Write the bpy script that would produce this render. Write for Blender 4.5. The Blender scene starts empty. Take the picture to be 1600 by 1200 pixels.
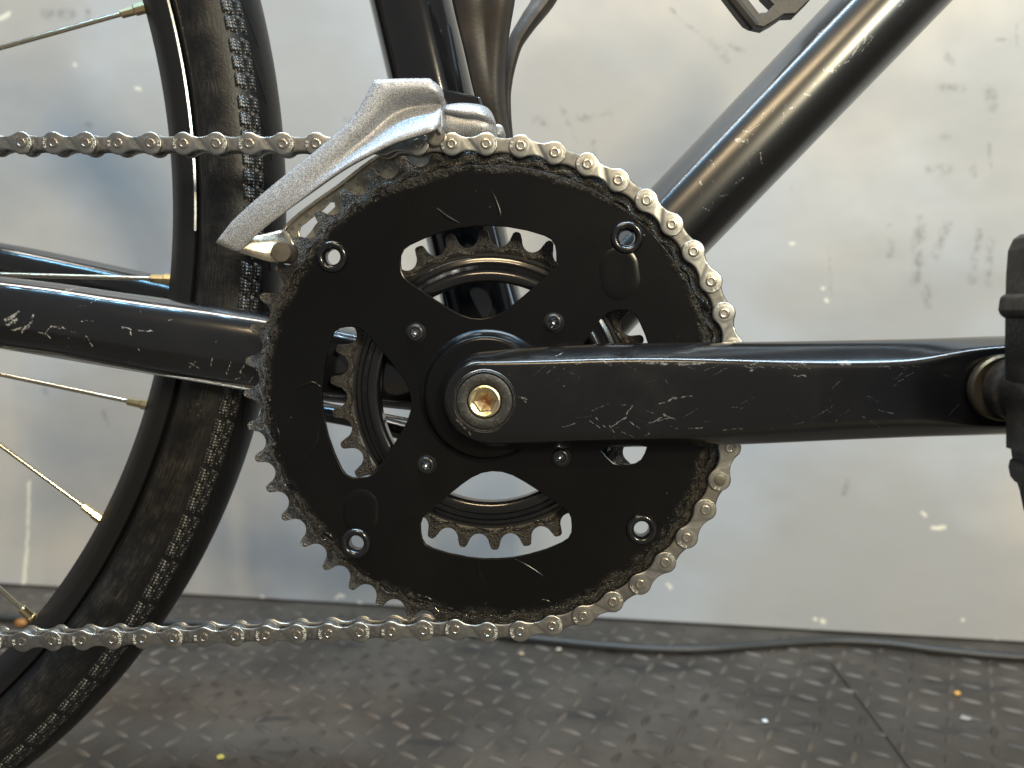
import bpy, bmesh, math, random
from math import sin, cos, pi, radians, sqrt, atan2, hypot
from mathutils import Vector, Matrix, noise
random.seed(7)
S = 0.001                                   # everything below is measured in millimetres
scene = bpy.context.scene

# ------------------------------------------------------------------ camera
CAM = (27.33, -291.03, 32.85); YAW = -0.0617; PIT = 0.09764; FPX = 1200.0
cam_d = bpy.data.cameras.new('camera'); cam = bpy.data.objects.new('camera', cam_d)
scene.collection.objects.link(cam); scene.camera = cam
cam_d.sensor_width = 36; cam_d.lens = 27.0
cam_d.clip_start = 0.01; cam_d.clip_end = 50
cam.location = Vector(CAM) * S
cam.rotation_euler = (pi / 2 - PIT, 0, -YAW)
cam_d.dof.use_dof = True; cam_d.dof.focus_distance = 0.292; cam_d.dof.aperture_fstop = 9.0
FW = Vector((sin(YAW) * cos(PIT), cos(YAW) * cos(PIT), -sin(PIT)))
RT = Vector((cos(YAW), -sin(YAW), 0)); UP = RT.cross(FW)

def ray(px, py): return FW + RT * ((px - 800) / FPX) + UP * ((600 - py) / FPX)
def at(px, py, Y):
    d = ray(px, py); t = (Y - CAM[1]) / d.y
    return Vector((CAM[0] + t * d.x, Y, CAM[2] + t * d.z))
def atz(px, py, Z):
    d = ray(px, py); t = (Z - CAM[2]) / d.z
    return Vector((CAM[0] + t * d.x, CAM[1] + t * d.y, Z))

# ------------------------------------------------------------------ world and lamps (indoor workshop)
w = bpy.data.worlds.new('World'); scene.world = w; w.use_nodes = True
bg = w.node_tree.nodes['Background']; bg.inputs[0].default_value = (0.90, 0.885, 0.86, 1); bg.inputs[1].default_value = 0.215
def area(name, loc, target, sx, sy, power, col):
    d = bpy.data.lights.new(name, 'AREA'); d.shape = 'RECTANGLE'; d.size = sx; d.size_y = sy; d.energy = power; d.color = col
    o = bpy.data.objects.new(name, d); scene.collection.objects.link(o); o.location = loc
    o.rotation_euler = (Vector(target) - Vector(loc)).to_track_quat('-Z', 'Y').to_euler(); return o
area('ceiling_tube_cool', (-0.1, -0.42, 1.9), (-0.1, 0, 0), 2.4, 0.03, 48, (0.28, 0.66, 1.0))
area('bench_lamp_warm', (1.15, -2.25, 0.92), (-0.1, 0, 0.0), 0.05, 0.5, 55, (1.0, 0.86, 0.58))
area('bench_tube_cool', (1.50, -2.05, 0.92), (0, 0, 0.1), 0.025, 0.5, 9, (0.30, 0.70, 1.0))
area('ceiling_lamp_warm', (-0.15, -1.9, 1.5), (0, 0, 0), 0.7, 0.16, 20, (1.0, 0.76, 0.45))
area('room_light', (-0.2, -0.30, 2.05), (0.0, 0.30, 0.0), 2.4, 0.16, 49, (1.0, 0.92, 0.83))
scene.view_settings.view_transform = 'Standard'; scene.view_settings.look = 'None'
scene.view_settings.exposure = 0.0; scene.view_settings.gamma = 1.0
scene.render.engine = 'CYCLES'

# ------------------------------------------------------------------ node helpers
class NT:
    def __init__(s, name):
        s.m = bpy.data.materials.new(name); s.m.use_nodes = True; s.t = s.m.node_tree
        s.flat = (1, 1, 1); s.soft = (.55, 1.25); s.b = s.t.nodes['Principled BSDF']; s.co = s.t.nodes.new('ShaderNodeTexCoord').outputs['Object']
    def L(s, v, sock):
        if v is None: return
        if isinstance(v, bpy.types.NodeSocket): s.t.links.new(v, sock)
        else:
            if isinstance(v, (tuple, list, Vector)) and len(v) == 3 and sock.type == 'RGBA': v = (*v, 1)
            sock.default_value = v
    def math(s, op, a, b=0.0, c=None, clamp=False):
        n = s.t.nodes.new('ShaderNodeMath'); n.operation = op; n.use_clamp = clamp
        s.L(a, n.inputs[0]); s.L(b, n.inputs[1])
        if c is not None: s.L(c, n.inputs[2])
        return n.outputs[0]
    def vm(s, op, a, b=None, scale=None):
        n = s.t.nodes.new('ShaderNodeVectorMath'); n.operation = op
        s.L(a, n.inputs[0])
        if b is not None: s.L(b, n.inputs[1])
        if scale is not None: s.L(scale, n.inputs['Scale'])
        return n.outputs['Value'] if op in ('LENGTH', 'DOT_PRODUCT', 'DISTANCE') else n.outputs[0]
    def noise(s, scale, detail=3, rough=.55, vec=None, col=False, dist=0.0):
        n = s.t.nodes.new('ShaderNodeTexNoise'); n.inputs['Scale'].default_value = scale
        n.inputs['Detail'].default_value = detail; n.inputs['Roughness'].default_value = rough
        n.inputs['Distortion'].default_value = dist
        s.L(vec or s.co, n.inputs['Vector']); return n.outputs[1 if col else 0]
    def voro(s, scale, feat='F1', vec=None, rnd=1.0, out='Distance'):
        n = s.t.nodes.new('ShaderNodeTexVoronoi'); n.feature = feat; n.inputs['Scale'].default_value = scale
        n.inputs['Randomness'].default_value = rnd
        s.L(vec or s.co, n.inputs['Vector']); return n.outputs[out]
    def step(s, v, a, b, lo=0.0, hi=1.0):
        n = s.t.nodes.new('ShaderNodeMapRange'); n.interpolation_type = 'SMOOTHSTEP'
        s.L(v, n.inputs[0]); n.inputs[1].default_value = a; n.inputs[2].default_value = b
        n.inputs[3].default_value = lo; n.inputs[4].default_value = hi
        return n.outputs[0]
    def mix(s, f, a, b):
        n = s.t.nodes.new('ShaderNodeMix'); n.data_type = 'RGBA'
        s.L(f, n.inputs[0]); s.L(a, n.inputs[6]); s.L(b, n.inputs[7]); return n.outputs[2]
    def mapv(s, scale=(1, 1, 1), rot=(0, 0, 0), vec=None):
        n = s.t.nodes.new('ShaderNodeMapping'); s.L(vec or s.co, n.inputs[0])
        n.inputs['Scale'].default_value = scale; n.inputs['Rotation'].default_value = rot; return n.outputs[0]
    def bump(s, h, strength=.3, dist=.0003, nrm=None):
        n = s.t.nodes.new('ShaderNodeBump'); n.inputs['Strength'].default_value = strength
        n.inputs['Distance'].default_value = dist; s.L(h, n.inputs['Height'])
        if nrm is not None: s.L(nrm, n.inputs['Normal'])
        return n.outputs[0]
    def seg(s, a, b, wd, jag=.0006, js=300, k=1.0):
        """mask of one scratch running from a to b (metres, object space), half width wd"""
        if not hasattr(s, '_j'):
            s._j = {}
        if (jag, js) not in s._j:
            nz = s.vm('SUBTRACT', s.noise(js, 3, .6, col=True), (.5, .5, .5))
            s._j[(jag, js)] = s.vm('MULTIPLY', s.vm('ADD', s.co, s.vm('SCALE', nz, scale=jag * 2)), s.flat)
        p = s._j[(jag, js)]
        if getattr(s, '_prev', None) is not None:      # evaluate the marks one after another (keeps the shader small)
            q = s.t.nodes.new('ShaderNodeVectorMath'); q.operation = 'MULTIPLY_ADD'
            s.L(s._prev, q.inputs[0]); q.inputs[1].default_value = (1e-12,) * 3; s.L(p, q.inputs[2]); p = q.outputs[0]
        a = Vector(a) * Vector(s.flat); b = Vector(b) * Vector(s.flat); ab = b - a; l2 = max(ab.length_squared, 1e-12)
        pa = s.vm('SUBTRACT', p, tuple(a))
        h = s.math('MULTIPLY', s.vm('DOT_PRODUCT', pa, tuple(ab)), 1 / l2, clamp=True)
        d = s.vm('LENGTH', s.vm('SUBTRACT', pa, s.vm('SCALE', tuple(ab), scale=h)))
        r = s.step(d, wd * s.soft[0], wd * s.soft[1], k, 0)
        if getattr(s, '_prev', None) is not None: r = s.math('MAXIMUM', r, s._prev)
        s._prev = r; return r
    def mx(s, lst):
        r = lst[0]
        for q in lst[1:]: r = s.math('MAXIMUM', r, q)
        return r
    def marks(s, lst):
        s._prev = None
        for q in lst: r = s.seg(*q)
        s._prev = None; return r
    def out(s, base=None, rough=None, metal=None, nrm=None, coat=None, spec=None, coat_r=None):
        i = s.b.inputs
        s.L(base, i['Base Color']); s.L(rough, i['Roughness']); s.L(metal, i['Metallic']); s.L(nrm, i['Normal'])
        s.L(coat, i['Coat Weight']); s.L(spec, i['Specular IOR Level']); s.L(coat_r, i['Coat Roughness']); return s.m

def hairs(rng, boxes, Y, count, wd=(.05, .13), ln=(1.5, 7), ang=(-.5, .5)):
    """random fine scratches; boxes are picture-plane areas used to pick the spot on the surface near depth Y"""
    out = []
    for _ in range(count):
        x0, y0, x1, y1 = rng.choice(boxes)
        p = at(rng.uniform(x0, x1), rng.uniform(y0, y1), Y); a = rng.uniform(*ang) + (pi if rng.random() < .1 else 0); l = rng.uniform(*ln)
        q = p + Vector((cos(a), 0, sin(a))) * l
        out.append((p * S, q * S, rng.uniform(*wd) * S, .0009, 420, rng.uniform(.08, .42)))
    return out

def paint(name, base=(.010, .010, .011), rough=.28, segs=(), scuff=.5, coat=.0, dirt=.3, spec=.4, coat_r=.07):
    n = NT(name); n.flat = (1, 0, 1)
    nz = n.noise(60, 4, .6)
    m = 0.0
    dots = n.math('MULTIPLY', n.step(n.voro(330), .0, .13, 1, 0), n.step(n.noise(45, 3), .60, .68))
    m = n.math('MULTIPLY', dots, min(1, scuff * 1.2))
    if segs:
        mm = n.marks(segs)
        brk = n.step(n.noise(800, 3, .7), .40, .60)
        m = n.math('MAXIMUM', m, n.math('MULTIPLY', mm, brk))
    dust = n.math('MULTIPLY', n.step(n.noise(22, 5, .7), .5, .8), dirt * .6)
    c = n.mix(dust, base, (.045, .040, .034))
    c = n.mix(m, c, (.36, .35, .33))
    r = n.math('ADD', n.math('MULTIPLY', nz, .12), rough - .06)
    r = n.math('ADD', r, n.math('MULTIPLY', dust, .25))
    h = n.math('ADD', n.math('MULTIPLY', n.noise(1400, 2), .25), m)
    return n.out(c, r, 0.0, n.bump(h, .12, .0001), coat, spec, coat_r)

def metal(name, base, rough=.3, var=.12, dirt=.4, dirtcol=(.06, .045, .03), nscale=500, bump=.15, dscale=170, dthr=(.5, .75), metallic=1.0, streak=False):
    n = NT(name)
    nz = n.noise(nscale, 3, .6, n.mapv((1, 1, 1)) if not streak else n.mapv((1, 1, 9), (0, .4, 0)))
    d = n.math('MULTIPLY', n.step(n.noise(dscale, 5, .7), *dthr), dirt)
    c = n.mix(n.math('MULTIPLY', nz, .5), base, tuple(x * .72 for x in base))
    c = n.mix(d, c, dirtcol)
    r = n.math('ADD', n.math('MULTIPLY', nz, var * 2), rough - var)
    r = n.math('ADD', r, n.math('MULTIPLY', d, .3))
    me = n.math('SUBTRACT', metallic, n.math('MULTIPLY', d, .8 * metallic))
    return n.out(c, r, me, n.bump(nz, bump, .0002))

# ------------------------------------------------------------------ mesh helpers
def link(o, parent=None):
    scene.collection.objects.link(o)
    if parent is not None:
        o.parent = parent
    return o
def empty(name, loc=(0, 0, 0), parent=None):
    o = bpy.data.objects.new(name, None); o.empty_display_size = .02; link(o, parent); o.location = loc; return o
def top(o, label, cat, group=None):
    o['label'] = label; o['category'] = cat
    if group: o['group'] = group
    return o

class MB:
    def __init__(s): s.v = []; s.f = []; s.mi = []; s.cur = 0; s.crease = {}
    def vert(s, p): s.v.append((p[0] * S, p[1] * S, p[2] * S)); return len(s.v) - 1
    def face(s, *ids): s.f.append(tuple(ids)); s.mi.append(s.cur)
    def loft(s, rings, close=True, cap0=True, cap1=True):
        idx = [[s.vert(p) for p in r] for r in rings]
        n = len(rings[0])
        for a, b in zip(idx, idx[1:]):
            for i in range(n if close else n - 1):
                j = (i + 1) % n; s.face(a[i], a[j], b[j], b[i])
        if cap0: s.face(*reversed(idx[0]))
        if cap1: s.face(*idx[-1])
        return idx
    def lathe(s, prof, c=(0, 0, 0), seg=40, capA=False, capB=False, wob=None):
        """profile of (radius, y) turned about the Y axis through c"""
        rings = []
        for r, y in prof:
            rings.append([(c[0] + r * cos(2 * pi * k / seg), c[1] + y, c[2] + r * sin(2 * pi * k / seg)) for k in range(seg)])
        s.loft(rings, True, capA, capB)
    def tube(s, pts, rad, seg=16, caps=True, flat=1.0, upv=None):
        pts = [Vector(p) for p in pts]; rings = []; up = Vector(upv) if upv else Vector((0, 0, 1))
        for i, p in enumerate(pts):
            t = (pts[min(i + 1, len(pts) - 1)] - pts[max(i - 1, 0)]).normalized()
            if i == 0 and abs(t.dot(up)) > .95: up = Vector((0, 1, 0))
            a = t.cross(up).normalized(); b = a.cross(t).normalized(); up = b
            r = rad[i] if isinstance(rad, (list, tuple)) else rad
            rings.append([p + a * (r * flat * cos(2 * pi * k / seg)) + b * (r * sin(2 * pi * k / seg)) for k in range(seg)])
        s.loft(rings, True, caps, caps)
    def build(s, name, mats, parent=None, smooth=True, bevel=0, sub=0, loc=None, angle=35):
        me = bpy.data.meshes.new(name); me.from_pydata(s.v, [], s.f); me.validate()
        for m in (mats if isinstance(mats, (list, tuple)) else [mats]): me.materials.append(m)
        if len(s.mi) == len(me.polygons): me.polygons.foreach_set('material_index', s.mi)
        bm = bmesh.new(); bm.from_mesh(me); bmesh.ops.recalc_face_normals(bm, faces=bm.faces)
        if smooth:
            for f in bm.faces: f.smooth = True
            for e in bm.edges:
                if len(e.link_faces) == 2 and e.calc_face_angle(0) > radians(angle): e.smooth = False
        bm.to_mesh(me); bm.free()
        o = bpy.data.objects.new(name, me); link(o, parent)
        if loc is not None: o.location = loc
        if bevel:
            m = o.modifiers.new('bevel', 'BEVEL'); m.width = bevel * S; m.segments = 2; m.limit_method = 'ANGLE'; m.angle_limit = radians(30); m.harden_normals = False
        if sub:
            m = o.modifiers.new('sub', 'SUBSURF'); m.levels = sub; m.render_levels = sub
        return o

def plate(name, loops, y0, y1, mat, parent, bev=.3, angle=12):
    """flat plate in the XZ plane between depths y0 (front) and y1, with holes; loops[0] is the outline"""
    cu = bpy.data.curves.new('tmp', 'CURVE'); cu.dimensions = '2D'; cu.fill_mode = 'BOTH'
    for lp in loops:
        sp = cu.splines.new('POLY'); sp.points.add(len(lp) - 1); sp.use_cyclic_u = True
        for q, (x, z) in zip(sp.points, lp): q.co = (x * S, z * S, 0, 1)
    h = (y1 - y0) / 2
    cu.extrude = (h - bev) * S; cu.bevel_depth = bev * S; cu.bevel_resolution = 1; cu.offset = -bev * S
    t = bpy.data.objects.new('tmp', cu); scene.collection.objects.link(t)
    dg = bpy.context.evaluated_depsgraph_get(); me = bpy.data.meshes.new_from_object(t.evaluated_get(dg)); me.name = name
    bpy.data.objects.remove(t); bpy.data.curves.remove(cu)
    me.transform(Matrix.Translation((0, (y0 + y1) / 2 * S, 0)) @ Matrix.Rotation(pi / 2, 4, 'X'))
    bm = bmesh.new(); bm.from_mesh(me); bmesh.ops.remove_doubles(bm, verts=bm.verts, dist=1e-6)
    bmesh.ops.recalc_face_normals(bm, faces=bm.faces)
    for f in bm.faces: f.smooth = True
    for e in bm.edges:
        if len(e.link_faces) == 2 and e.calc_face_angle(0) > radians(angle): e.smooth = False
    bm.to_mesh(me); bm.free(); me.materials.clear(); me.materials.append(mat)
    o = bpy.data.objects.new(name, me); link(o, parent); return o

def circle(r, c=(0, 0), n=28): return [(c[0] + r * cos(2 * pi * k / n), c[1] + r * sin(2 * pi * k / n)) for k in range(n)]
def catmull(pts, n=6, closed=False):
    P = [Vector(p) for p in pts]; out = []; N = len(P)
    rng = range(N if closed else N - 1)
    for i in rng:
        g = (lambda k: P[k % N]) if closed else (lambda k: P[max(0, min(N - 1, k))])
        a, b, c, d = g(i - 1), g(i), g(i + 1), g(i + 2)
        for j in range(n):
            t = j / n
            out.append(.5 * ((2 * b) + (c - a) * t + (2 * a - 5 * b + 4 * c - d) * t * t + (3 * b - a - 3 * c + d) * t ** 3))
    if not closed: out.append(P[-1])
    return out

FLOOR = -262.0
# wall plane through two floor points
WA = atz(0, 915, FLOOR); WB = atz(1600, 1007, FLOOR)
wdir = (WB - WA).normalized(); wnor = Vector((wdir.y, -wdir.x, 0))       # towards the camera
def atwall(px, py):
    d = ray(px, py); o = Vector(CAM); t = (WA - o).dot(wnor) / d.dot(wnor); return o + d * t

# ================================================================== SETTING
def build_wall():
    n = NT('scuffed_panel_paint'); n.soft = (.1, 1.9)
    W = lambda px, py: tuple((atwall(px, py) - wall_o) * S)
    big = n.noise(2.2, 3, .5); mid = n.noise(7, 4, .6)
    vert = n.noise(1.0, 4, .6, n.mapv((26, 26, 3)))
    horiz = n.noise(1.0, 3, .6, n.mapv((2.5, 2.5, 16)))
    c = n.mix(n.step(big, .42, .58), (.475, .43, .375), (.38, .395, .42))  # blue-grey and beige patches: coloured lamp reflections painted into the base colour
    c = n.mix(n.math('MULTIPLY', n.step(n.noise(3.6, 3, .5, n.mapv((1, 1, 1.6))), .44, .62), .75), c, (.32, .31, .30))
    c = n.mix(n.math('MULTIPLY', n.step(mid, .42, .68), .5), c, (.335, .33, .325))
    c = n.mix(n.math('MULTIPLY', n.step(vert, .55, .75), .18), c, (.36, .34, .32))
    c = n.mix(n.math('MULTIPLY', n.step(horiz, .55, .8), .15), c, (.52, .49, .45))
    dark = []
    for (a, b, wd) in [((1438, 345), (1432, 440), 5), ((1478, 350), (1462, 400), 5), ((1530, 362), (1518, 440), 3.2), ((1548, 372), (1542, 440), 3.5), ((1446, 445), (1450, 480), 4),
                       ((1470, 140), (1500, 140), 5), ((1478, 88), (1486, 96), 4), ((1468, 215), (1484, 212), 4), ((1455, 265), (1482, 265), 4.5),
                       ((1545, 140), (1552, 165), 5), ((1548, 225), (1548, 260), 2), ((1520, 262), (1524, 275), 3), ((1108, 60), (1135, 95), 3.5), ((1140, 72), (1160, 82), 3), ((878, 170), (905, 222), 2.6), ((908, 185), (955, 178), 3),
                       ((925, 225), (930, 258), 3), ((540, 185), (552, 185), 3), ((70, 20), (112, 22), 5), ((138, 18), (140, 28), 4), ((137, 195), (140, 195), 4), ((840, 190), (848, 195), 5),
                       ((1325, 748), (1320, 772), 2.5), ((1390, 355), (1392, 400), 3), ((1235, 290), (1237, 330), 1.2), ((1295, 380), (1300, 470), 1.2), ((70, 610), (72, 612), 4), ((160, 640), (170, 665), 2), ((595, 60), (600, 100), 2),
                       ((1555, 60), (1580, 64), 1.5), ((1590, 40), (1588, 110), 1.2), ((1045, 15), (1100, 60), 1.5)]:
        dark.append((W(*a), W(*b), wd * .75 * S, .005, 55))
    dk = n.math('MULTIPLY', n.marks(dark), n.step(n.noise(130, 4, .7), .38, .72, 0, .7))
    c = n.mix(dk, c, (.13, .12, .11))
    lt = []
    for (a, b, wd) in [((46, 752), (42, 860), 1.6), ((42, 860), (37, 915), 2.2), ((1458, 825), (1476, 824), 2.0), ((1440, 800), (1446, 806), 1.6), ((1284, 970), (1286, 972), 2.4), ((1273, 966), (1274, 967), 1.6), ((1504, 968), (1505, 970), 1.6),
                       ((1270, 986), (1272, 987), 1.8), ((530, 930), (536, 932), 2.0), ((525, 935), (528, 932), 1.5), ((562, 941), (565, 943), 1.5), ((116, 100), (118, 103), 1.5), ((212, 138), (218, 140), 1.3), ((0, 28), (14, 22), 2.5), ((1284, 450), (1286, 451), 1.5), ((1290, 468), (1293, 471), 1.5),
                       ((1236, 380), (1240, 380), 1.4), ((1044, 912), (1048, 918), 1.8), ((62, 922), (64, 924), 2.0), ((410, 932), (412, 934), 2.0), ((1378, 1002), (1385, 1003), 2.0), ((1555, 1001), (1562, 1003), 1.5)]:
        lt.append((W(*a), W(*b), wd * .8 * S, .003, 120))
    c = n.mix(n.marks(lt), c, (.80, .74, .62))
    spk = n.math('MULTIPLY', n.step(n.voro(60), 0, .05, 1, 0), n.step(n.noise(9, 2), .55, .6))
    c = n.mix(n.math('MULTIPLY', spk, .6), c, (.2, .18, .16))
    r = n.math('ADD', .34, n.math('MULTIPLY', mid, .22))
    h = n.math('ADD', n.math('MULTIPLY', n.noise(9, 3, .5), 1.0), n.math('MULTIPLY', n.noise(90, 3, .6), .03))
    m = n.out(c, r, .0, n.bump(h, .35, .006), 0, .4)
    b = MB()
    o2 = Vector((0, 0, 0)); T = 6
    L = wdir * 2600
    p = [WA - wall_o - L, WA - wall_o + L]
    zb, zt = 2.0, 1900.0
    # panel with a rounded lower edge, kicked out 1 mm
    rings = []
    for (off, z) in [(-T, zb), (-1, zb), (0, zb + 1), (0, zb + 60), (0, zt), (-T, zt)]:
        rings.append([q + wnor * off + Vector((0, 0, z)) for q in p])
    idx = [[b.vert(q) for q in rr] for rr in rings]
    for i in range(len(idx)):
        a, c2 = idx[i], idx[(i + 1) % len(idx)]; b.face(a[0], a[1], c2[1], c2[0])
    b.face(*[i[0] for i in idx]); b.face(*[i[1] for i in reversed(idx)])
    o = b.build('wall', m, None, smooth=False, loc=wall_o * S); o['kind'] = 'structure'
wall_o = Vector((WA.x, WA.y, FLOOR))
build_wall()

SEAM_T = 1.3
SHEET = [atz(1298, 1038, FLOOR), atz(1360, 1118, FLOOR), atz(1428, 1212, FLOOR), atz(1560, 1420, FLOOR), atz(2600, 1420, FLOOR), atz(2300, 1060, FLOOR)]
def in_sheet(x, y):
    c = False; n_ = len(SHEET)
    for i in range(n_):
        a, b = SHEET[i], SHEET[i - 1]
        if (a.y > y) != (b.y > y) and x < (b.x - a.x) * (y - a.y) / (b.y - a.y) + a.x: c = not c
    return c
def build_floor():
    n = NT('worn_checker_plate')
    a = n.noise(9, 5, .65); b_ = n.noise(40, 4, .6); f = n.noise(300, 3, .6)
    c = n.mix(n.step(a, .35, .7), (.040, .032, .025), (.082, .068, .054))
    c = n.mix(n.math('MULTIPLY', n.step(b_, .5, .75), .5), c, (.028, .025, .022))
    st = n.noise(1.0, 3, .6, n.mapv((10, 40, 10), (0, 0, .5)))
    c = n.mix(n.math('MULTIPLY', n.step(st, .58, .66), .6), c, (.016, .0155, .016))
    c = n.mix(n.math('MULTIPLY', n.step(n.voro(75), 0, .045, 1, 0), .5), c, (.32, .29, .24))
    r = n.math('ADD', .42, n.math('MULTIPLY', b_, .25))
    m = n.out(c, r, .15, n.bump(n.math('ADD', f, n.math('MULTIPLY', b_, 2)), .35, .0012), 0, .5)
    n2 = NT('worn_lug_tops')
    a2 = n2.noise(14, 4, .6); g2 = n2.noise(200, 3)
    c2 = n2.mix(n2.step(a2, .35, .7), (.040, .032, .025), (.110, .090, .070))
    m2 = n2.out(c2, n2.math('ADD', .48, n2.math('MULTIPLY', g2, .2)), .25, n2.bump(g2, .3, .0005), 0, .5)
    b = MB(); N = 24
    def hz(x, y): return 0.0
    grid = [[b.vert((-2600 + 5200 * i / N, -900 + 2600 * j / N, FLOOR)) for i in range(N + 1)] for j in range(N + 1)]
    for j in range(N):
        for i in range(N): b.face(grid[j][i], grid[j][i + 1], grid[j + 1][i + 1], grid[j + 1][i])
    fl = b.build('floor', m, None, smooth=False); fl['kind'] = 'structure'
    sh = MB(); sh.loft([[(p_.x, p_.y, FLOOR + .02) for p_ in SHEET], [(p_.x, p_.y, FLOOR + SEAM_T) for p_ in SHEET]])
    so_ = sh.build('floor_sheet', m, fl, smooth=False)
    # raised lozenge lugs of the checker plate, alternating direction
    lb = MB(); pitch = 19.0
    rot = radians(18)
    for i in range(-75, 76):
        for j in range(-44, 58):
            gx, gy = i * pitch, j * pitch
            x = gx * cos(rot) - gy * sin(rot); y = gx * sin(rot) + gy * cos(rot) + 150
            if not (-720 < x < 620 and -60 < y < 480): continue
            if (Vector((x, y, FLOOR)) - WA).dot(wnor) < 14: continue
            up_ = SEAM_T if in_sheet(x, y) else 0.0
            ang = rot + (pi / 4 if (i + j) % 2 else -pi / 4) + random.uniform(-.04, .04)
            l, wd, h = 8.6, 2.6, 1.7 * random.uniform(.75, 1.1)
            ca, sa = cos(ang), sin(ang)
            def P(u, v, z): return (x + u * ca - v * sa, y + u * sa + v * ca, FLOOR + z + up_)
            base = [P(l * cos(t), wd * sin(t) * (1 - .35 * cos(t) ** 2), .02) for t in [2 * pi * k / 10 for k in range(10)]]
            tp = [P(.62 * l * cos(t), .45 * wd * sin(t), h) for t in [2 * pi * k / 10 for k in range(10)]]
            lb.loft([base, tp], True, False, True)
    lg = lb.build('tread_lug', m2, fl, smooth=True, angle=60); lg['kind'] = 'stuff'
    return fl
build_floor()

# power cable lying on the floor
b = MB()
pts = [(-60, 962), (0, 965), (160, 970), (300, 974), (450, 977), (560, 977), (700, 984), (850, 1000), (940, 1009), (1020, 1014), (1100, 1014), (1200, 1007), (1300, 1001), (1380, 1005), (1450, 1014), (1530, 1022), (1600, 1027), (1700, 1032)]
cp = catmull([atz(x, y, FLOOR + 5.0) for x, y in pts], 6)
b.tube(cp, 3.7, 14)
n = NT('black_rubber_cable'); nz = n.noise(60, 4)
rub = n.out(n.mix(nz, (.012, .012, .013), (.03, .028, .026)), n.math('ADD', .33, n.math('MULTIPLY', nz, .2)), 0., n.bump(n.noise(500), .2, .0003))
cb = b.build('power_cable', rub); top(cb, 'long black rubber cable lying on the checker plate floor along the foot of the wall', 'cable')

# crumbs of debris on the floor
def crumb(px, py, r, mat, label, cat, flat=.45, seed=0):
    bm = bmesh.new(); bmesh.ops.create_icosphere(bm, subdivisions=2, radius=1)
    c = atz(px, py, FLOOR)
    for v in bm.verts:
        k = 1 + .45 * noise.noise(v.co * 1.4 + Vector((seed, 0, 0)))
        v.co = Vector((v.co.x * r * k, v.co.y * r * .8 * k, max(v.co.z, -.8) * r * flat * k)) * S
    me = bpy.data.meshes.new('debris'); bm.to_mesh(me); bm.free(); me.materials.append(mat)
    o = bpy.data.objects.new(cat, me); link(o); o.location = (c + Vector((0, 0, r * flat * .8 + 1.2))) * S; top(o, label, cat); return o
def plain(name, c, r=.6, sc=200):
    n = NT(name); z = n.noise(sc, 3); return n.out(n.mix(z, tuple(x * .75 for x in c), c), r, 0., n.bump(z, .3, .0004))
crumb(1495, 1088, 2.4, plain('orange_crumb', (.62, .33, .08)), 'small orange yellow crumb on the checker plate floor at the right', 'debris', .7, 1)
crumb(1508, 1126, 3.6, plain('pale_crumb', (.28, .255, .22)), 'pale grey flake on the floor just below the orange crumb', 'debris', .3, 2)
crumb(1195, 1130, 2.2, plain('white_crumb', (.7, .72, .74)), 'tiny white speck on the floor below the pedal crank, left of a plate seam', 'debris', .4, 3)
crumb(815, 1025, 2.2, plain('tan_crumb', (.50, .36, .22)), 'small tan crumb on the floor just under the chain below the chainring', 'debris', .5, 4)
crumb(873, 1018, 2.2, plain('cream_crumb', (.5, .46, .36)), 'small cream crumb on the floor under the rising end of the chain', 'debris', .5, 5)
crumb(345, 1187, 2.4, plain('yellow_crumb', (.62, .55, .14)), 'small yellow crumb on the floor near the front of the rear tyre', 'debris', .5, 6)
crumb(34, 978, 6.0, plain('amber_crumb', (.30, .12, .02)), 'amber orange scrap on the floor seen behind the lowest spoke', 'debris', .5, 7)

# ================================================================== BICYCLE
BIKE0 = Vector((0, 0, FLOOR)) * S
bike = empty('bicycle', BIKE0)
top(bike, 'black bicycle with worn drivetrain, silver chain on a black double chainring and scratched black crank', 'bicycle')
def part(name): return empty(name, -BIKE0, bike)       # its own origin sits at the crank axle
class Bk:  # helper parent for meshes modelled about the crank axle
    pass
def on_bike(o): o.parent = bike; o.location = -BIKE0; return o

R46 = 12.7 / (2 * sin(pi / 46)); R30 = 12.7 / (2 * sin(pi / 30))

# materials
M_black = paint('gloss_black_frame_paint', (.007, .007, .008), .20, scuff=.25, dirt=.10, coat=.6)
M_ring = paint('satin_black_chainring', (.004, .004, .004), .22, scuff=.10, dirt=.06, spec=.26)
def tint(m, amt=.5):
    t = m.node_tree; b_ = t.nodes['Principled BSDF']; src = b_.inputs['Base Color'].links[0].from_socket
    oi = t.nodes.new('ShaderNodeObjectInfo'); mx_ = t.nodes.new('ShaderNodeMix'); mx_.data_type = 'RGBA'; mx_.blend_type = 'MULTIPLY'; mx_.inputs[0].default_value = amt
    cr = t.nodes.new('ShaderNodeValToRGB'); cr.color_ramp.elements[0].color = (.64, .68, .72, 1); cr.color_ramp.elements[1].color = (.97, .95, .90, 1)
    t.links.new(oi.outputs['Random'], cr.inputs[0]); t.links.new(src, mx_.inputs[6]); t.links.new(cr.outputs[0], mx_.inputs[7]); t.links.new(mx_.outputs[2], b_.inputs['Base Color']); return m
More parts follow.
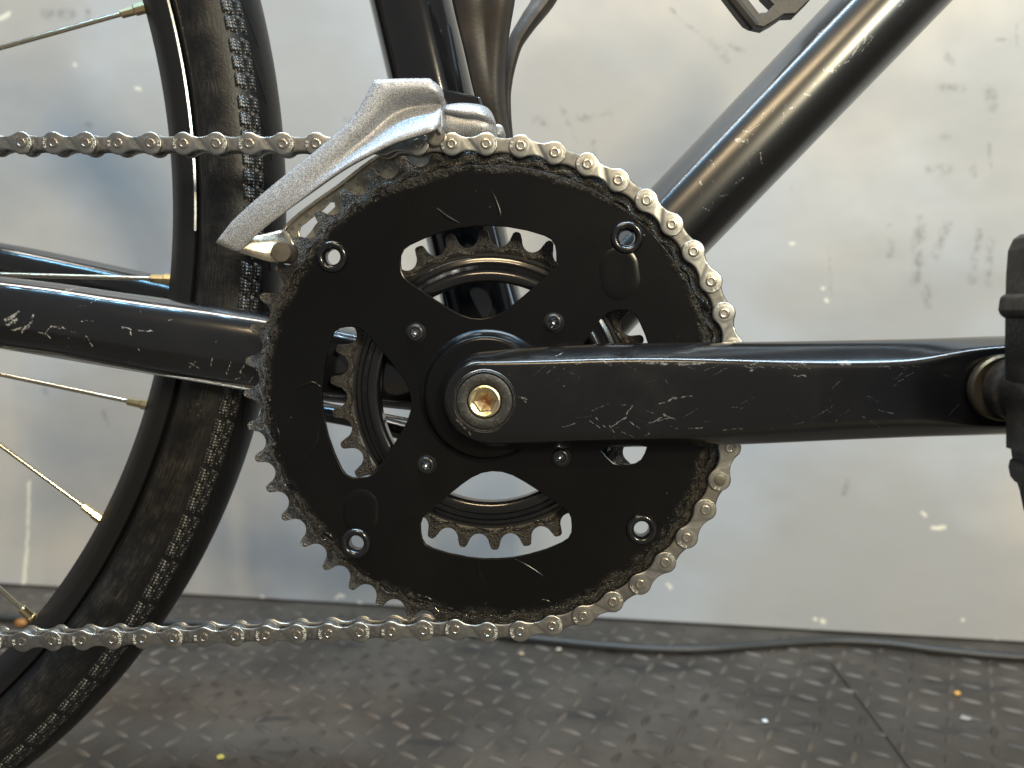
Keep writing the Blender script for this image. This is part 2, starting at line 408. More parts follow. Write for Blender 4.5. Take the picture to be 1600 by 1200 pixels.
def ring_plate_mat():
    n = NT('satin_black_plate_greasy_rim'); rad = n.vm('LENGTH', n.vm('MULTIPLY', n.co, (1, 0, 1)))
    a = n.noise(170, 5, .7); b = n.noise(1300, 3, .65); big = n.noise(26, 3, .6)
    edge = n.step(n.math('ADD', rad, n.math('MULTIPLY', n.math('SUBTRACT', big, .5), .014)), .0822, .0868)
    g = n.math('MULTIPLY', edge, n.step(a, .36, .60))
    dots = n.math('MULTIPLY', n.step(n.voro(260), 0, .10, 1, 0), n.step(n.noise(50, 3), .58, .66))
    sm = n.math('MULTIPLY', n.step(n.noise(15, 4, .65), .45, .75), .5)
    c = n.mix(sm, (.0035, .0035, .0036), (.008, .007, .006))
    c = n.mix(g, c, n.mix(n.step(b, .45, .65), (.010, .009, .008), (.050, .044, .037)))
    c = n.mix(n.math('MULTIPLY', dots, .5), c, (.30, .29, .27))
    r = n.math('ADD', .19, n.math('ADD', n.math('MULTIPLY', n.noise(40, 4), .08), n.math('MULTIPLY', g, n.math('MULTIPLY', b, .3))))
    return n.out(c, r, 0.0, n.bump(n.math('MULTIPLY', g, n.math('ADD', a, n.math('MULTIPLY', b, .4))), .6, .0010), 0, .26)
M_ringp = ring_plate_mat()
M_chain = metal('nickel_chain_plate', (.47, .465, .44), .33, .09, .55, (.16, .12, .08), 700, .12, 260, (.52, .8))
M_chain_in = metal('grey_inner_chain_plate', (.27, .26, .245), .42, .1, .55, (.07, .06, .05), 600, .2, 240, (.45, .75))
M_rivet = metal('chain_rivet_steel', (.52, .48, .42), .28, .08, .35, (.10, .08, .06), 900, .1, 500, (.5, .8))
M_rivet_d = metal('dark_rivet_steel', (.20, .19, .17), .45, .08, .3, (.10, .08, .06), 900, .1, 500, (.5, .8))
tint(M_chain); tint(M_chain_in)
M_crev = plain('rivet_groove_shade', (.06, .055, .048), .6)  # dark ring: shade of the rivet groove painted in as colour
M_letter = metal('stamped_letter_edge', (.74, .71, .64), .45, .05, .0, metallic=.3)

def grease_mat():
    n = NT('greasy_steel_teeth')
    a = n.noise(380, 5, .7); b = n.noise(1500, 3, .6)
    rad = n.vm('LENGTH', n.vm('MULTIPLY', n.co, (1, 0, 1)))
    inner = n.step(rad, (R46 - 2.2) * S, (R46 + 1.2) * S)
    c = n.mix(n.step(a, .42, .72), (.014, .0125, .011), (.085, .076, .064))
    c = n.mix(n.math('MULTIPLY', inner, .65), c, (.19, .165, .135))
    c = n.mix(n.step(b, .68, .74), c, (.36, .33, .29))
    h = n.math('ADD', n.math('MULTIPLY', a, 1.5), b)
    return n.out(c, n.math('ADD', .10, n.math('MULTIPLY', b, .3)), n.math('MULTIPLY', inner, .7), n.bump(h, 1.0, .0014), .3, .6)
M_teeth = grease_mat()
n = NT('caked_chain_grease'); a = n.noise(520, 5, .7); b2 = n.noise(1800, 2, .6)
c = n.mix(n.step(a, .42, .72), (.010, .009, .008), (.075, .067, .056)); c = n.mix(n.step(b2, .64, .70), c, (.36, .33, .29))
M_grease = n.out(c, n.math('ADD', .10, n.math('MULTIPLY', b2, .35)), 0., n.bump(n.math('ADD', a, b2), 1.0, .0015), .3, .7)

# ---------------- toothed ring outlines
def ring_outline(Rp, n, phase, tip=1.9, va=4.35, off=.25, tipw=1.15, seed=0):
    out = []; da = 2 * pi / n; half = 6.35
    rnd = random.Random(seed)
    for k in range(n):
        a = phase + k * da
        ca, sa = cos(a), sin(a); w_ = rnd.uniform(-.25, .25); tp = tip + rnd.uniform(-.25, .15)
        loc = []
        loc.append((tp - .5, -half + tipw + .25))
        for i in range(11):
            t = radians(-82 + 164 * i / 10); loc.append((off - va * cos(t), va * sin(t)))
        loc.append((tp - .5, half - tipw - .25 + w_)); loc.append((tp, half - tipw + .35 + w_)); loc.append((tp + .05, half + w_ * .3))
        loc.append((tp - .05, half + tipw - .5))
        for (r, t) in loc:
            out.append(((Rp + r) * ca - t * sa * (1 + (r) / Rp), (Rp + r) * sa + t * ca * (1 + (r) / Rp)))
    return out
def rotp(p, a): return (p[0] * cos(a) - p[1] * sin(a), p[0] * sin(a) + p[1] * cos(a))
half_win = [(0, 29.2), (4, 29.7), (8, 31.3), (12, 33.8), (17, 37.4), (22, 41.2), (26, 44.2), (28.2, 46.4), (29.1, 48.8), (29.2, 52), (28.9, 54.6), (27.6, 56.8), (25.2, 58.3), (19, 60.6), (12, 62.4), (6, 63.3), (0, 63.6)]
win = half_win + [(-x, y) for x, y in reversed(half_win[1:-1])]
ROT0 = radians(3.6)
windows = [[rotp(p, ROT0 + k * pi / 2) for p in win] for k in range(4)]
EYES = [at(519, 401, -3), at(980, 371, -3), at(556, 849, -3), at(1003, 827, -3)]
holes = [circle(3.0, (e.x, e.z), 22) for e in EYES]
PH = pi / 2
outer = ring_outline(R46, 46, PH, seed=3)
tw = [circle(67.5, n=90)]
ringp = part('big_chainring')
o = plate('toothed_ring', [outer] + tw + holes, -1.15, 1.15, M_teeth, ringp, .28)
nrm_plate = circle(85.8, n=160)
plate_o = plate('chainring_plate', [nrm_plate] + windows + holes, -2.7, -1.25, M_ringp, ringp, .35)

# caked grease line along the tooth roots
b = MB(); NG = 46 * 16; rings = []
for i in range(NG + 1):
    th = PH + 2 * pi * (i % NG) / NG
    sc = cos(46 * (th - PH))
    px = Vector((cos(th) * 14, sin(th) * 14, 0))
    nzv = noise.noise(px * 1.3); nz2 = noise.noise(px * 5.2 + Vector((9, 0, 0))); nz3 = noise.noise(px * .45 + Vector((0, 5, 0)))
    low = 1.0 if True else 0
    r0 = R46 - 5.9 - .75 * sc + .35 * nzv
    wd = max(.35, .95 + .75 * nzv + .6 * nz3 + .35 * nz2); hh = max(.25, .75 + .5 * nz2 + .45 * nz3)
    ring = []
    for k in range(8):
        t = 2 * pi * k / 8; rr = r0 + wd * cos(t); yy = -1.5 - hh * sin(t) * (1 if sin(t) > 0 else .3)
        rr += .25 * noise.noise(px * 6 + Vector((0, 0, k * 2.3)))
        ring.append((rr * cos(th), yy, rr * sin(th)))
    rings.append(ring)
b.loft(rings, True, False, False)
b.build('grease_buildup', M_grease, ringp, angle=80)
# grease clots scattered over the rim of the plate
b = MB(); rr = random.Random(11)
for q in range(150):
    th = rr.uniform(0, 2 * pi); r = R46 - 7.2 - abs(rr.gauss(0, 1.5)); s_ = rr.uniform(.15, .5)
    dens = .5 + noise.noise(Vector((cos(th) * 4, sin(th) * 4, 3)))
    if rr.random() > dens + .35 * (1 if sin(th) < .2 and cos(th) < .3 else .4): continue
    c0 = (r * cos(th), -2.75, r * sin(th))
    rg = []
    for (f, y) in ((1, .1), (.75, -.25 * s_ * 2), (.3, -.4 * s_ * 2)):
        rg.append([(c0[0] + s_ * f * cos(t) * (1 + .3 * sin(3 * t + q)), c0[1] + y * .6, c0[2] + s_ * f * sin(t)) for t in [2 * pi * k / 7 for k in range(7)]])
    b.loft(rg, True, False, True)
og = b.build('grease_clots', M_grease, ringp, angle=80); og['kind'] = 'stuff'

# eyelets (pressed rims around the four holes)
for i, e in enumerate(EYES):
    b = MB(); b.lathe([(6.1, .3), (6.0, -.5), (5.4, -1.35), (4.6, -1.6), (3.8, -1.3), (3.1, -.4), (2.85, .6), (2.8, 3.6), (3.4, 3.7)], (e.x, -2.55, e.z), 36)
    b.build('eyelet', M_black, ringp, angle=60)
# pressed pockets and shifting ramps on the plate
def pocket(c, ang, w_, l_, h=.55):
    b = MB(); ca, sa = cos(ang), sin(ang); rg = []
    for (f, y) in ((1.06, .05), (.95, -h * .55), (.8, -h * .9), (.62, -h), (.3, -h * .95)):
        ring = []
        for k in range(36):
            t = 2 * pi * k / 36
            u = (w_ * f) * cos(t); v = (w_ * f) * sin(t) + (l_ if sin(t) > 0 else -l_ * .9)
            ring.append((c[0] + u * ca - v * sa, -2.72 + y, c[1] + u * sa + v * ca))
        rg.append(ring)
    b.loft(rg, True, False, True); return b.build('pressed_pocket', M_ring, ringp, angle=70)
q = at(563, 800, -2.7); pocket((q.x, q.z), radians(-5), 6.6, 2.2, .42)
q = at(968, 429, -2.7); pocket((q.x, q.z), radians(8), 7.0, 2.6, .28)
def ridge(pts, w_, h):
    b = MB(); P = [at(x, y, -2.7) for x, y in pts]; P = catmull(P, 5); N = len(P); rg = []
    for i, p in enumerate(P):
        t = (P[min(i + 1, N - 1)] - P[max(i - 1, 0)]).normalized(); nn = Vector((-t.z, 0, t.x)); k = sin(pi * (i + .4) / (N)) ** .6
        rg.append([p + nn * (w_ * k) + Vector((0, .15, 0)), p + nn * (w_ * .3 * k) + Vector((0, -h * k, 0)), p - nn * (w_ * .4 * k) + Vector((0, -h * .7 * k, 0)), p - nn * (w_ * 1.6 * k) + Vector((0, .15, 0))])
    b.loft(rg, False, False, False); return b.build('shift_ramp', M_ring, ringp, angle=80)
ridge([(456, 611), (475, 602), (488, 598), (500, 604)], .9, .35)
ridge([(497, 662), (494, 690), (478, 715), (466, 728)], .8, .3)
ridge([(768, 297), (777, 318), (782, 338), (777, 350)], .7, .35)
ridge([(682, 325), (700, 340), (718, 349)], .7, .35)
ridge([(805, 874), (825, 885), (850, 901)], .8, .45)
ridge([(750, 876), (747, 890), (757, 914)], .6, .3)
ridge([(655, 935), (667, 934), (677, 941)], .8, .45)
ridge([(836, 945), (848, 938), (861, 941)], .8, .45)
ridge([(433, 668), (436, 682), (433, 700)], .7, .45)
ridge([(504, 832), (514, 836), (521, 845)], .9, .5)
ridge([(1106, 470), (1104, 478), (1108, 486)], 1.0, .5)

# socket bolts of the spider
M_bolt = metal('black_oxide_bolt', (.05, .05, .05), .25, .06, .2, metallic=.7)
M_sock = metal('bright_socket', (.55, .6, .66), .18, .04, .1)
for (x, y) in [(649, 520), (865, 504), (666, 727), (876, 715)]:
    c = at(x, y, -4)
    b = MB()
    b.lathe([(3.9, 1.9), (3.75, 1.3), (3.4, 1.3), (3.35, 1.2), (3.3, .3), (3.0, -.2), (2.5, -.4), (1.95, -.42)], (c.x, -4.3, c.z), 30)
    # hexagonal socket
    hx = lambda r, y, a0=.2: [(c.x + r * cos(a0 + 2 * pi * k / 30) * (cos(pi / 6) / cos(((2 * pi * k / 30) % (pi / 3)) - pi / 6)) * 1.0, -4.3 + y, c.z + r * sin(a0 + 2 * pi * k / 30) * (cos(pi / 6) / cos(((2 * pi * k / 30) % (pi / 3)) - pi / 6))) for k in range(30)]
    b.loft([hx(1.9, -.42), hx(1.85, -.2), hx(1.8, .5)], True, False, False)
    b.cur = 1
    b.loft([hx(1.8, .5), hx(1.0, 1.1), hx(.3, 1.5)], True, False, True)  # pale conical floor, tilted to catch the overhead light as a glint
    b.build('socket_bolt', [M_bolt, M_sock], ringp, angle=40)

# spider boss behind the crank arm
b = MB(); b.lathe([(25.5, .6), (25.2, -1.2), (23.6, -2.3), (22.9, -4.4), (22.4, -5.0), (21, -5.3), (10, -5.3)], (0, -2.6, 0), 72)
b.build('spider_boss', M_ring, ringp, angle=40)

# ---------------- small chainring
sm = part('small_chainring')
M_small = None
def small_mat():
    n = NT('small_ring_black_steel'); a = n.noise(420, 4, .65); b = n.noise(1600, 2)
    rad = n.vm('LENGTH', n.vm('MULTIPLY', n.co, (1, 0, 1)))
    g = n.step(rad, 54.0 * S, 55.6 * S); tip = n.step(rad, 56.5 * S, 58.5 * S)
    c = n.mix(g, (.010, .0095, .009), n.mix(n.step(a, .42, .70), (.012, .0105, .009), (.062, .053, .042)))
    c = n.mix(n.math('MULTIPLY', tip, .75), c, (.045, .043, .040))
    c = n.mix(n.math('MULTIPLY', n.step(n.noise(160, 4, .6), .68, .72), .4), c, (.12, .055, .025))
    return n.out(c, n.math('ADD', .24, n.math('MULTIPLY', a, .2)), n.math('MULTIPLY', tip, .5), n.bump(n.math('MULTIPLY', g, n.math('ADD', a, b)), .8, .0009), .2, .5)
M_small = small_mat()
so = ring_outline(R30, 30, radians(7.9) + pi / 30, tip=2.2, va=4.2, off=.2, tipw=1.25, seed=5)
plate('small_toothed_ring', [so, circle(50.0, n=90)], 7.0, 9.0, M_small, sm, .28)
b = MB(); b.lathe([(53.2, 7.3), (52.9, 6.4), (52.1, 5.95), (51.2, 5.9), (50.2, 5.4), (49.2, 4.6), (48.2, 3.7), (47.2, 2.9), (46.2, 2.5), (45.0, 2.4), (43.7, 2.8), (43.1, 3.4), (43.0, 5), (43.2, 9.4), (50, 9.4), (53, 8.6)], (0, 0, 0), 110)
b.build('ring_carrier', M_black, sm, angle=50)
b = MB(); rings = []; NG = 30 * 14
for i in range(NG + 1):
    th = radians(7.9) + pi / 30 + 2 * pi * (i % NG) / NG; sc = cos(30 * (th - radians(7.9) - pi / 30)); px = Vector((cos(th) * 9, sin(th) * 9, 4))
    nz = noise.noise(px * 1.6); nz2 = noise.noise(px * 6)
    r0 = R30 - 5.4 - .9 * sc; wd = max(.2, .6 + .5 * nz + .4 * nz2); hh = max(.15, .45 + .5 * nz2 + .3 * nz)
    rings.append([((r0 + wd * cos(t)) * cos(th), 6.95 - hh * sin(t), (r0 + wd * cos(t)) * sin(th)) for t in [2 * pi * k / 6 for k in range(6)]])
b.loft(rings, True, False, False); b.build('grease_buildup', M_grease, sm, angle=80)
for k in range(4):   # arms joining the small ring to the spider, hidden behind the plate's own arms
    a = radians(48) + k * pi / 2; b = MB(); ca, sa = cos(a), sin(a)
    rg = []
    for (r, w_) in ((26, 7), (44, 6)):
        rg.append([(r * ca - s1 * w_ * sa, yy, r * sa + s1 * w_ * ca) for s1, yy in ((-1, 0), (1, 0), (1, 7.5), (-1, 7.5))])
    b.loft(rg); b.build('carrier_arm', M_black, sm, smooth=False, bevel=.6)

# ---------------- crank arm
CK = [  # px x, top, ridge, low crease, bottom, front depth
    (757, 549, 566, 690, 704, -18.5), (800, 545, 566, 690, 702, -18.8), (850, 541, 565, 689, 700, -19.4), (920, 538, 563, 687, 699, -20.2), (1000, 536, 561, 685, 698, -21.0),
    (1100, 535, 563, 682, 697, -22.6), (1200, 534, 567, 676, 693, -24.2), (1300, 532, 570, 668, 688, -26), (1400, 530, 569, 664, 684, -28), (1450, 529, 562, 664, 682, -29),
    (1500, 527, 549, 666, 681, -30), (1560, 525, 541, 668, 679, -31), (1610, 524, 540, 668, 678, -32)]
crank = part('crank_arm')
def W(px, py, Y, d=0): return at(px, py, Y)
segs = []
for (a, bb, wd, Y) in [((922, 658), (938, 668), .22, -21), ((930, 652), (946, 667), .22, -21), ((955, 668), (975, 655), .25, -21), ((975, 655), (988, 634), .25, -21), ((968, 633), (988, 634), .15, -21), ((985, 660), (1000, 668), .22, -21),
                      ((1015, 660), (1038, 650), .28, -21), ((1035, 648), (1056, 654), .22, -21), ((1020, 658), (1050, 652), .2, -21), ((1030, 631), (1058, 622), .28, -22), ((1050, 622), (1082, 618), .18, -22), ((1035, 588), (1045, 602), .12, -21),
                      ((812, 620), (822, 623), .35, -18.8), ((815, 619), (821, 628), .2, -18.8), ((1075, 668), (1096, 667), .35, -21), ((1010, 680), (1014, 676), .3, -21), ((960, 676), (952, 665), .18, -21), ((1390, 605), (1424, 580), .10, -27), ((1345, 650), (1350, 653), .35, -26), ((1370, 640), (1392, 645), .2, -26), ((900, 662), (880, 668), .15, -20),
                      ((940, 562), (955, 570), .5, -21), ((1000, 565), (1040, 568), .6, -21), ((1060, 570), (1100, 566), .5, -21), ((1312, 568), (1326, 567), 1.1, -26), ((880, 552), (868, 556), .3, -20), ((1180, 575), (1170, 580), .3, -23), ((1258, 586), (1240, 587), .25, -25),
                      ((712, 655), (730, 672), .35, -18.5), ((726, 668), (735, 680), .3, -18.5), ((1130, 672), (1160, 670), .15, -23)]:
    segs.append((W(*a, Y) * S, W(*bb, Y) * S, wd * .7 * S, .0011, 420, .55))
segs += hairs(random.Random(4), [(820, 560, 1120, 600), (900, 640, 1120, 680), (880, 560, 1300, 590), (1100, 600, 1300, 680), (1300, 580, 1480, 650)], -21, 42, ang=(-.9, .9)) + hairs(random.Random(8), [(860, 560, 1120, 570), (1120, 565, 1420, 573)], -21, 26, wd=(.08, .22), ln=(1, 4), ang=(-.4, .4))
M_crank = paint('worn_black_crank', (.005, .005, .0055), .20, segs, scuff=.32, dirt=.3, spec=.36, coat=.55, coat_r=.15)
b = MB()
NA = 15
loops = []
def crank_loop(which):
    L = []
    c0 = CK[0]; cx = 757
    # head end: half circle running from top to bottom on the left
    for (tpx, which_) in ((None, None),): pass
    Yf = c0[5]
    rad = {'back': (17.6, Yf + 13.0), 'side': (17.8, Yf + 9.0), 'bev': (15.9, Yf + 3.0), 'face': (14.2, Yf + .1), 'in': (11.0, Yf)}[which]
    arcN = 16
    cz = at(757, 627, Yf).z; cxw = at(757, 627, Yf).x
    for i in range(1, arcN):
        t = pi / 2 + pi * i / arcN
        L.append(Vector((cxw + rad[0] * cos(t), rad[1], cz + rad[0] * sin(t))))
    bot = []; topp = []
    for (x, t, rg_, lc, bt, yf) in CK:
        if which == 'back': a_, c_, y = t, bt, yf + 13.5
        elif which == 'side': a_, c_, y = t - 1, bt + 1, yf + 9.5
        elif which == 'bev': a_, c_, y = t * .42 + rg_ * .58, bt * .45 + lc * .55, yf + 3.4
        elif which == 'face': a_, c_, y = rg_, lc, yf + .1
        else: a_, c_, y = rg_ * .8 + 627 * .2, lc * .8 + 627 * .2, yf - .25
        topp.append(at(x, a_, y)); bot.append(at(x, c_, y))
    L += bot
    # rounded pedal end
    pe, pb = topp[-1], bot[-1]; mid = (pe + pb) / 2; rz = (pe.z - pb.z) / 2
    for i in range(1, 10):
        t = -pi / 2 + pi * i / 10
        L.append(Vector((mid.x + rz * .9 * cos(t), mid.y, mid.z + rz * sin(t))))
    L += list(reversed(topp))
    return L
LL = [crank_loop(k) for k in ('back', 'side', 'bev', 'face', 'in')]
idx = b.loft(LL, True, True, False)
# face: bridge the inner loop across
inn = idx[-1]; n_ = len(inn)
nb = 15 + len(CK) + 9 + len(CK)
# pair top and bottom vertices for a clean quad strip
arc = 15; bots = list(range(arc, arc + len(CK))); tops = list(range(n_ - 1, n_ - 1 - len(CK), -1))
for i in range(len(CK) - 1):
    b.face(inn[bots[i]], inn[bots[i + 1]], inn[tops[i + 1]], inn[tops[i]])
b.face(*([inn[tops[0]]] + [inn[i] for i in range(0, arc)] + [inn[bots[0]]]))
b.face(*([inn[bots[-1]]] + [inn[i] for i in range(arc + len(CK), arc + len(CK) + 9)] + [inn[tops[-1]]]))
arm = b.build('arm', M_crank, crank, angle=180, sub=2)
me = arm.data
cr = me.attributes.new('crease_edge', 'FLOAT', 'EDGE')
face_set = set(idx[3]); back_set = set(idx[0]); bev_set = set(idx[2])
for e in me.edges:
    a_, c_ = e.vertices
    if a_ in face_set and c_ in face_set: cr.data[e.index].value = .28
    elif a_ in back_set and c_ in back_set: cr.data[e.index].value = .9

bc = at(757, 627, -19)
b = MB(); b.lathe([(8.5, -9), (8.5, 6)], (bc.x, -18.9, bc.z), 48, True, True); cut = b.build('cutter', M_crank, None)
cut.parent = crank
bo = arm.modifiers.new('bore', 'BOOLEAN'); bo.operation = 'DIFFERENCE'; bo.solver = 'EXACT'; bo.object = cut
bpy.context.view_layer.update(); dg = bpy.context.evaluated_depsgraph_get(); nm = bpy.data.meshes.new_from_object(arm.evaluated_get(dg))
arm.modifiers.clear(); arm.data = nm; bpy.data.objects.remove(cut)
# crank bolt with its dust cap ring
n = NT('grainy_black_cap'); z = n.noise(1200, 3, .7); z2 = n.noise(300, 3)
M_cap = n.out(n.mix(n.step(z, .5, .7), (.018, .017, .016), (.075, .068, .06)), n.math('ADD', .4, n.math('MULTIPLY', z2, .2)), 0., n.bump(z, .4, .0003))
b = MB(); b.lathe([(10.9, 2), (10.9, -.3), (10.6, -.55), (10.25, -.2), (10.1, .4), (9.9, -.5), (9.3, -.75), (7.0, -.75), (6.3, -.45), (6.1, 1.2)], (bc.x, -18.9, bc.z), 64)
b.build('dust_cap', M_cap, crank, angle=35)
b = MB(); b.lathe([(10.95, .1), (11.3, -.35), (11.5, -.15), (11.6, .3)], (bc.x, -18.85, bc.z), 64); b.build('cap_rim', metal('worn_cap_rim', (.35, .33, .30), .3, .08, .5, (.03, .03, .03), 300, .2, 90, (.42, .6)), crank)
n = NT('rusty_gold_bolt'); z = n.noise(260, 5, .7); rd = n.vm('LENGTH', n.vm('SUBTRACT', n.vm('MULTIPLY', n.co, (1, 0, 1)), (bc.x * S, 0, bc.z * S)))
rust = n.math('MULTIPLY', n.step(rd, .0016, .0050, 1, 0), n.step(z, .22, .60))
M_gold = n.out(n.mix(rust, n.mix(n.step(z, .4, .7), (.72, .60, .34), (.60, .55, .45)), (.15, .05, .008)), n.math('ADD', .2, n.math('MULTIPLY', z, .25)), n.math('SUBTRACT', 1.0, n.math('MULTIPLY', rust, .7)), n.bump(z, .5, .0004))
b = MB(); b.lathe([(6.0, 1.5), (6.0, -.3), (5.7, -.75), (5.2, -.95), (4.9, -.8)], (bc.x, -18.9, bc.z), 60)
def hexr(r, y, a0=radians(5)):
    return [(bc.x + r * cos(a0 + 2 * pi * k / 60) * (cos(pi / 6) / cos(((2 * pi * k / 60) % (pi / 3)) - pi / 6)), -18.9 + y, bc.z + r * sin(a0 + 2 * pi * k / 60) * (cos(pi / 6) / cos(((2 * pi * k / 60) % (pi / 3)) - pi / 6))) for k in range(60)]
cir = [(bc.x + 4.9 * cos(radians(5) + 2 * pi * k / 60), -19.7, bc.z + 4.9 * sin(radians(5) + 2 * pi * k / 60)) for k in range(60)]
b.loft([cir, hexr(4.35, -.45), hexr(4.15, .3), hexr(3.95, 1.6), hexr(3.0, 2.1), hexr(1.4, 2.9), hexr(.4, 3.5)], True, False, True)
b.build('crank_bolt', M_gold, crank, angle=28)

# ---------------- pedal
pedal = part('pedal')
n = NT('dirty_black_pedal'); z = n.noise(45, 5, .65); z2 = n.noise(600, 3)
M_ped = n.out(n.mix(n.step(z, .4, .75), (.016, .014, .012), (.085, .066, .048)), n.math('ADD', .38, n.math('MULTIPLY', z2, .25)), .2, n.bump(n.math('ADD', z, z2), .35, .0006))
PX = at(1578, 609, -40)          # axle where it leaves the arm
px0 = at(1571, 600, -44).x
zt = at(1585, 368, -44).z; zb = at(1592, 800, -44).z; zc = PX.z
b = MB()
def boxm(b, x0, x1, y0, y1, z0, z1):
    v = [b.vert((x, y, z)) for x in (x0, x1) for y in (y0, y1) for z in (z0, z1)]
    for f in ((0, 1, 3, 2), (4, 6, 7, 5), (0, 4, 5, 1), (2, 3, 7, 6), (0, 2, 6, 4), (1, 5, 7, 3)): b.face(*[v[i] for i in f])
def xpoly(b, pts, x0, x1):   # polygon given in (y,z), extruded along x
    b.loft([[(x0, y, z) for y, z in pts], [(x1, y, z) for y, z in pts]])
def ypoly(b, pts, y0, y1):
    b.loft([[(x, y0, z) for x, z in pts], [(x, y1, z) for x, z in pts]])
A = lambda px, py: (at(px, py, -44).x, at(px, py, -44).z)
# inner side plate (faces the crank), seen edge on from the camera
out_ = [A(1571, 700), A(1571, 640), A(1569, 560), A(1570, 470), A(1571, 430), A(1574, 392), A(1582, 374), A(1594, 366), A(1612, 366)]
xr = out_[0][0] + 26
low = [(xr, A(1600, 366)[1]), (xr, A(1600, 800)[1] - 3), A(1604, 815), A(1598, 795), A(1592, 765), A(1584, 742), A(1580, 712), A(1577, 690)]
ypoly(b, out_ + low, -59, -44); b.build('inner_side_plate', M_ped, pedal, smooth=False, bevel=.7)
b = MB(); ypoly(b, [(x + 1.0, z * .99) for x, z in (out_ + low)], -132, -122); b.build('outer_side_plate', M_ped, pedal, smooth=False, bevel=.7)
for (z0, z1) in ((zt - 12, zt - 3), (zb + 3, zb + 12), (zc - 11, zc + 11)):
    b = MB(); boxm(b, px0 + 5, px0 + 24, -122.5, -55.5, z0, z1); b.build('cage_bar', M_ped, pedal, smooth=False, bevel=1.0)
b = MB(); ypoly(b, [A(1572, 458), A(1562, 464), A(1559, 484), A(1562, 492), A(1573, 500), A(1588, 498), A(1588, 458)], -58, -43.5); b.build('cage_tooth', M_ped, pedal, smooth=False, bevel=.8)
b = MB(); ypoly(b, [A(1584, 714), A(1577, 718), A(1575, 730), A(1578, 744), A(1586, 754), A(1600, 752), A(1600, 714)], -58, -43.5); b.build('cage_tooth', M_ped, pedal, smooth=False, bevel=.8)
pc = A(1591, 428); b = MB(); b.lathe([(2.4, .5), (2.4, -.8), (2.0, -1.2), (.8, -1.3)], (pc[0], -56, pc[1]), 20, False, True)
b.build('cage_screw', metal('dull_brass_screw', (.55, .48, .36), .35, .08, .3), pedal)
b = MB(); b.lathe([(4.0, 12), (9.5, 9.5), (10.2, 8), (10.2, 1), (9.0, 0), (8.6, -6), (8.6, -70)], (PX.x + 4, -42, PX.z), 36)
b.build('axle_barrel', M_ped, pedal, angle=40)
b = MB(); b.lathe([(6.0, 0), (10.4, 0), (10.9, -.8), (10.9, -3.0), (10.2, -3.8), (6, -3.8)], (PX.x + 1.5, -31.8, PX.z), 40)
b.build('axle_washer', metal('brassy_worn_washer', (.12, .09, .055), .4, .1, .75, (.03, .025, .02), 300, .2, 120, (.42, .62)), pedal, angle=40)

# ---------------- chain
chain = part('chain')
def h_out(x, rl, wst):
    ax = abs(x); d = ax - 6.35
    circ = sqrt(max(rl * rl - d * d, 0)) if abs(d) <= rl else 0
    if ax >= 6.35: return circ
    # concave waist arc tangent to the two round lobes
    rho = (6.35 ** 2 + wst ** 2 - rl ** 2) / (2 * (rl - wst))
    if ax < 6.35 * rho / (rl + rho): return wst + rho - sqrt(rho * rho - ax * ax)
    return circ
def link_plate(b, rl, wst, yf, yb, groove, nx=72, nz=14):
    xm = 6.35 + rl
    grid = []
    for i in range(nx + 1):
        x = -xm * cos(pi * i / nx) if False else None
        # denser at both ends
        u = -1 + 2 * i / nx; x = xm * (1 - (1 - abs(u)) ** 1.6 * 1) * (1 if u > 0 else -1) if abs(u) > .9 else None
        x = xm * sin(pi / 2 * u) ; h = h_out(x, rl, wst)
        col = []
        for j in range(nz + 1):
            v = sin(pi / 2 * (-1 + 2 * j / nz)); z = v * h
            y = yf
            e = min(h - abs(z), xm - abs(x)); e = max(e, 0)
            if e < .38: y += .30 * (1 - e / .38) ** 2
            if groove:
                q = (x * .80 + z * .62); bend = .18 * (z / 3) ** 2
                q1 = q + 1.15; q2 = q - 1.35
                m = 1 / (1 + math.exp(-q1 * 7)) * (1 - 1 / (1 + math.exp(-q2 * 11)))
                ramp = .07 + .17 * max(0, min(1, (q + 1.15) / 2.5))
                y += m * ramp
                rr_ = hypot(abs(x) - 6.35, z)
                # raised teardrop pad round each rivet
                y += .09 * (1 / (1 + math.exp(-(rr_ - 3.05) * 14)))
            col.append(b.vert((x, y, z)))
        grid.append(col)
    for i in range(nx):
        for j in range(nz): b.face(grid[i][j], grid[i + 1][j], grid[i + 1][j + 1], grid[i][j + 1])
    # side wall and back
    rim = [grid[i][0] for i in range(nx + 1)] + [grid[nx][j] for j in range(1, nz)] + [grid[i][nz] for i in range(nx, -1, -1)] + [grid[0][j] for j in range(nz - 1, 0, -1)]
    bk = [b.vert((b.v[q][0] / S, yb, b.v[q][2] / S)) for q in rim]
    for i in range(len(rim)):
        j = (i + 1) % len(rim); b.face(rim[i], rim[j], bk[j], bk[i])
    b.face(*bk)
def glyphs(b, txt, size, cx, cz, rot, y, mi):
    cu = bpy.data.curves.new('t', 'FONT'); cu.body = txt; cu.size = size * S; cu.align_x = 'CENTER'; cu.align_y = 'CENTER'; cu.extrude = .06 * S; cu.resolution_u = 2; cu.offset = .02 * S
    t = bpy.data.objects.new('t', cu); scene.collection.objects.link(t); dg = bpy.context.evaluated_depsgraph_get()
    me = bpy.data.meshes.new_from_object(t.evaluated_get(dg)); bpy.data.objects.remove(t); bpy.data.curves.remove(cu)
    M = Matrix.Translation((cx * S, y * S, cz * S)) @ Matrix.Rotation(rot, 4, 'Y') @ Matrix.Rotation(pi / 2, 4, 'X')
    me.transform(M); off = len(b.v)
    for v in me.vertices: b.v.append(tuple(v.co))
    for p in me.polygons: b.f.append(tuple(off + i for i in p.vertices)); b.mi.append(mi)
    bpy.data.meshes.remove(me)
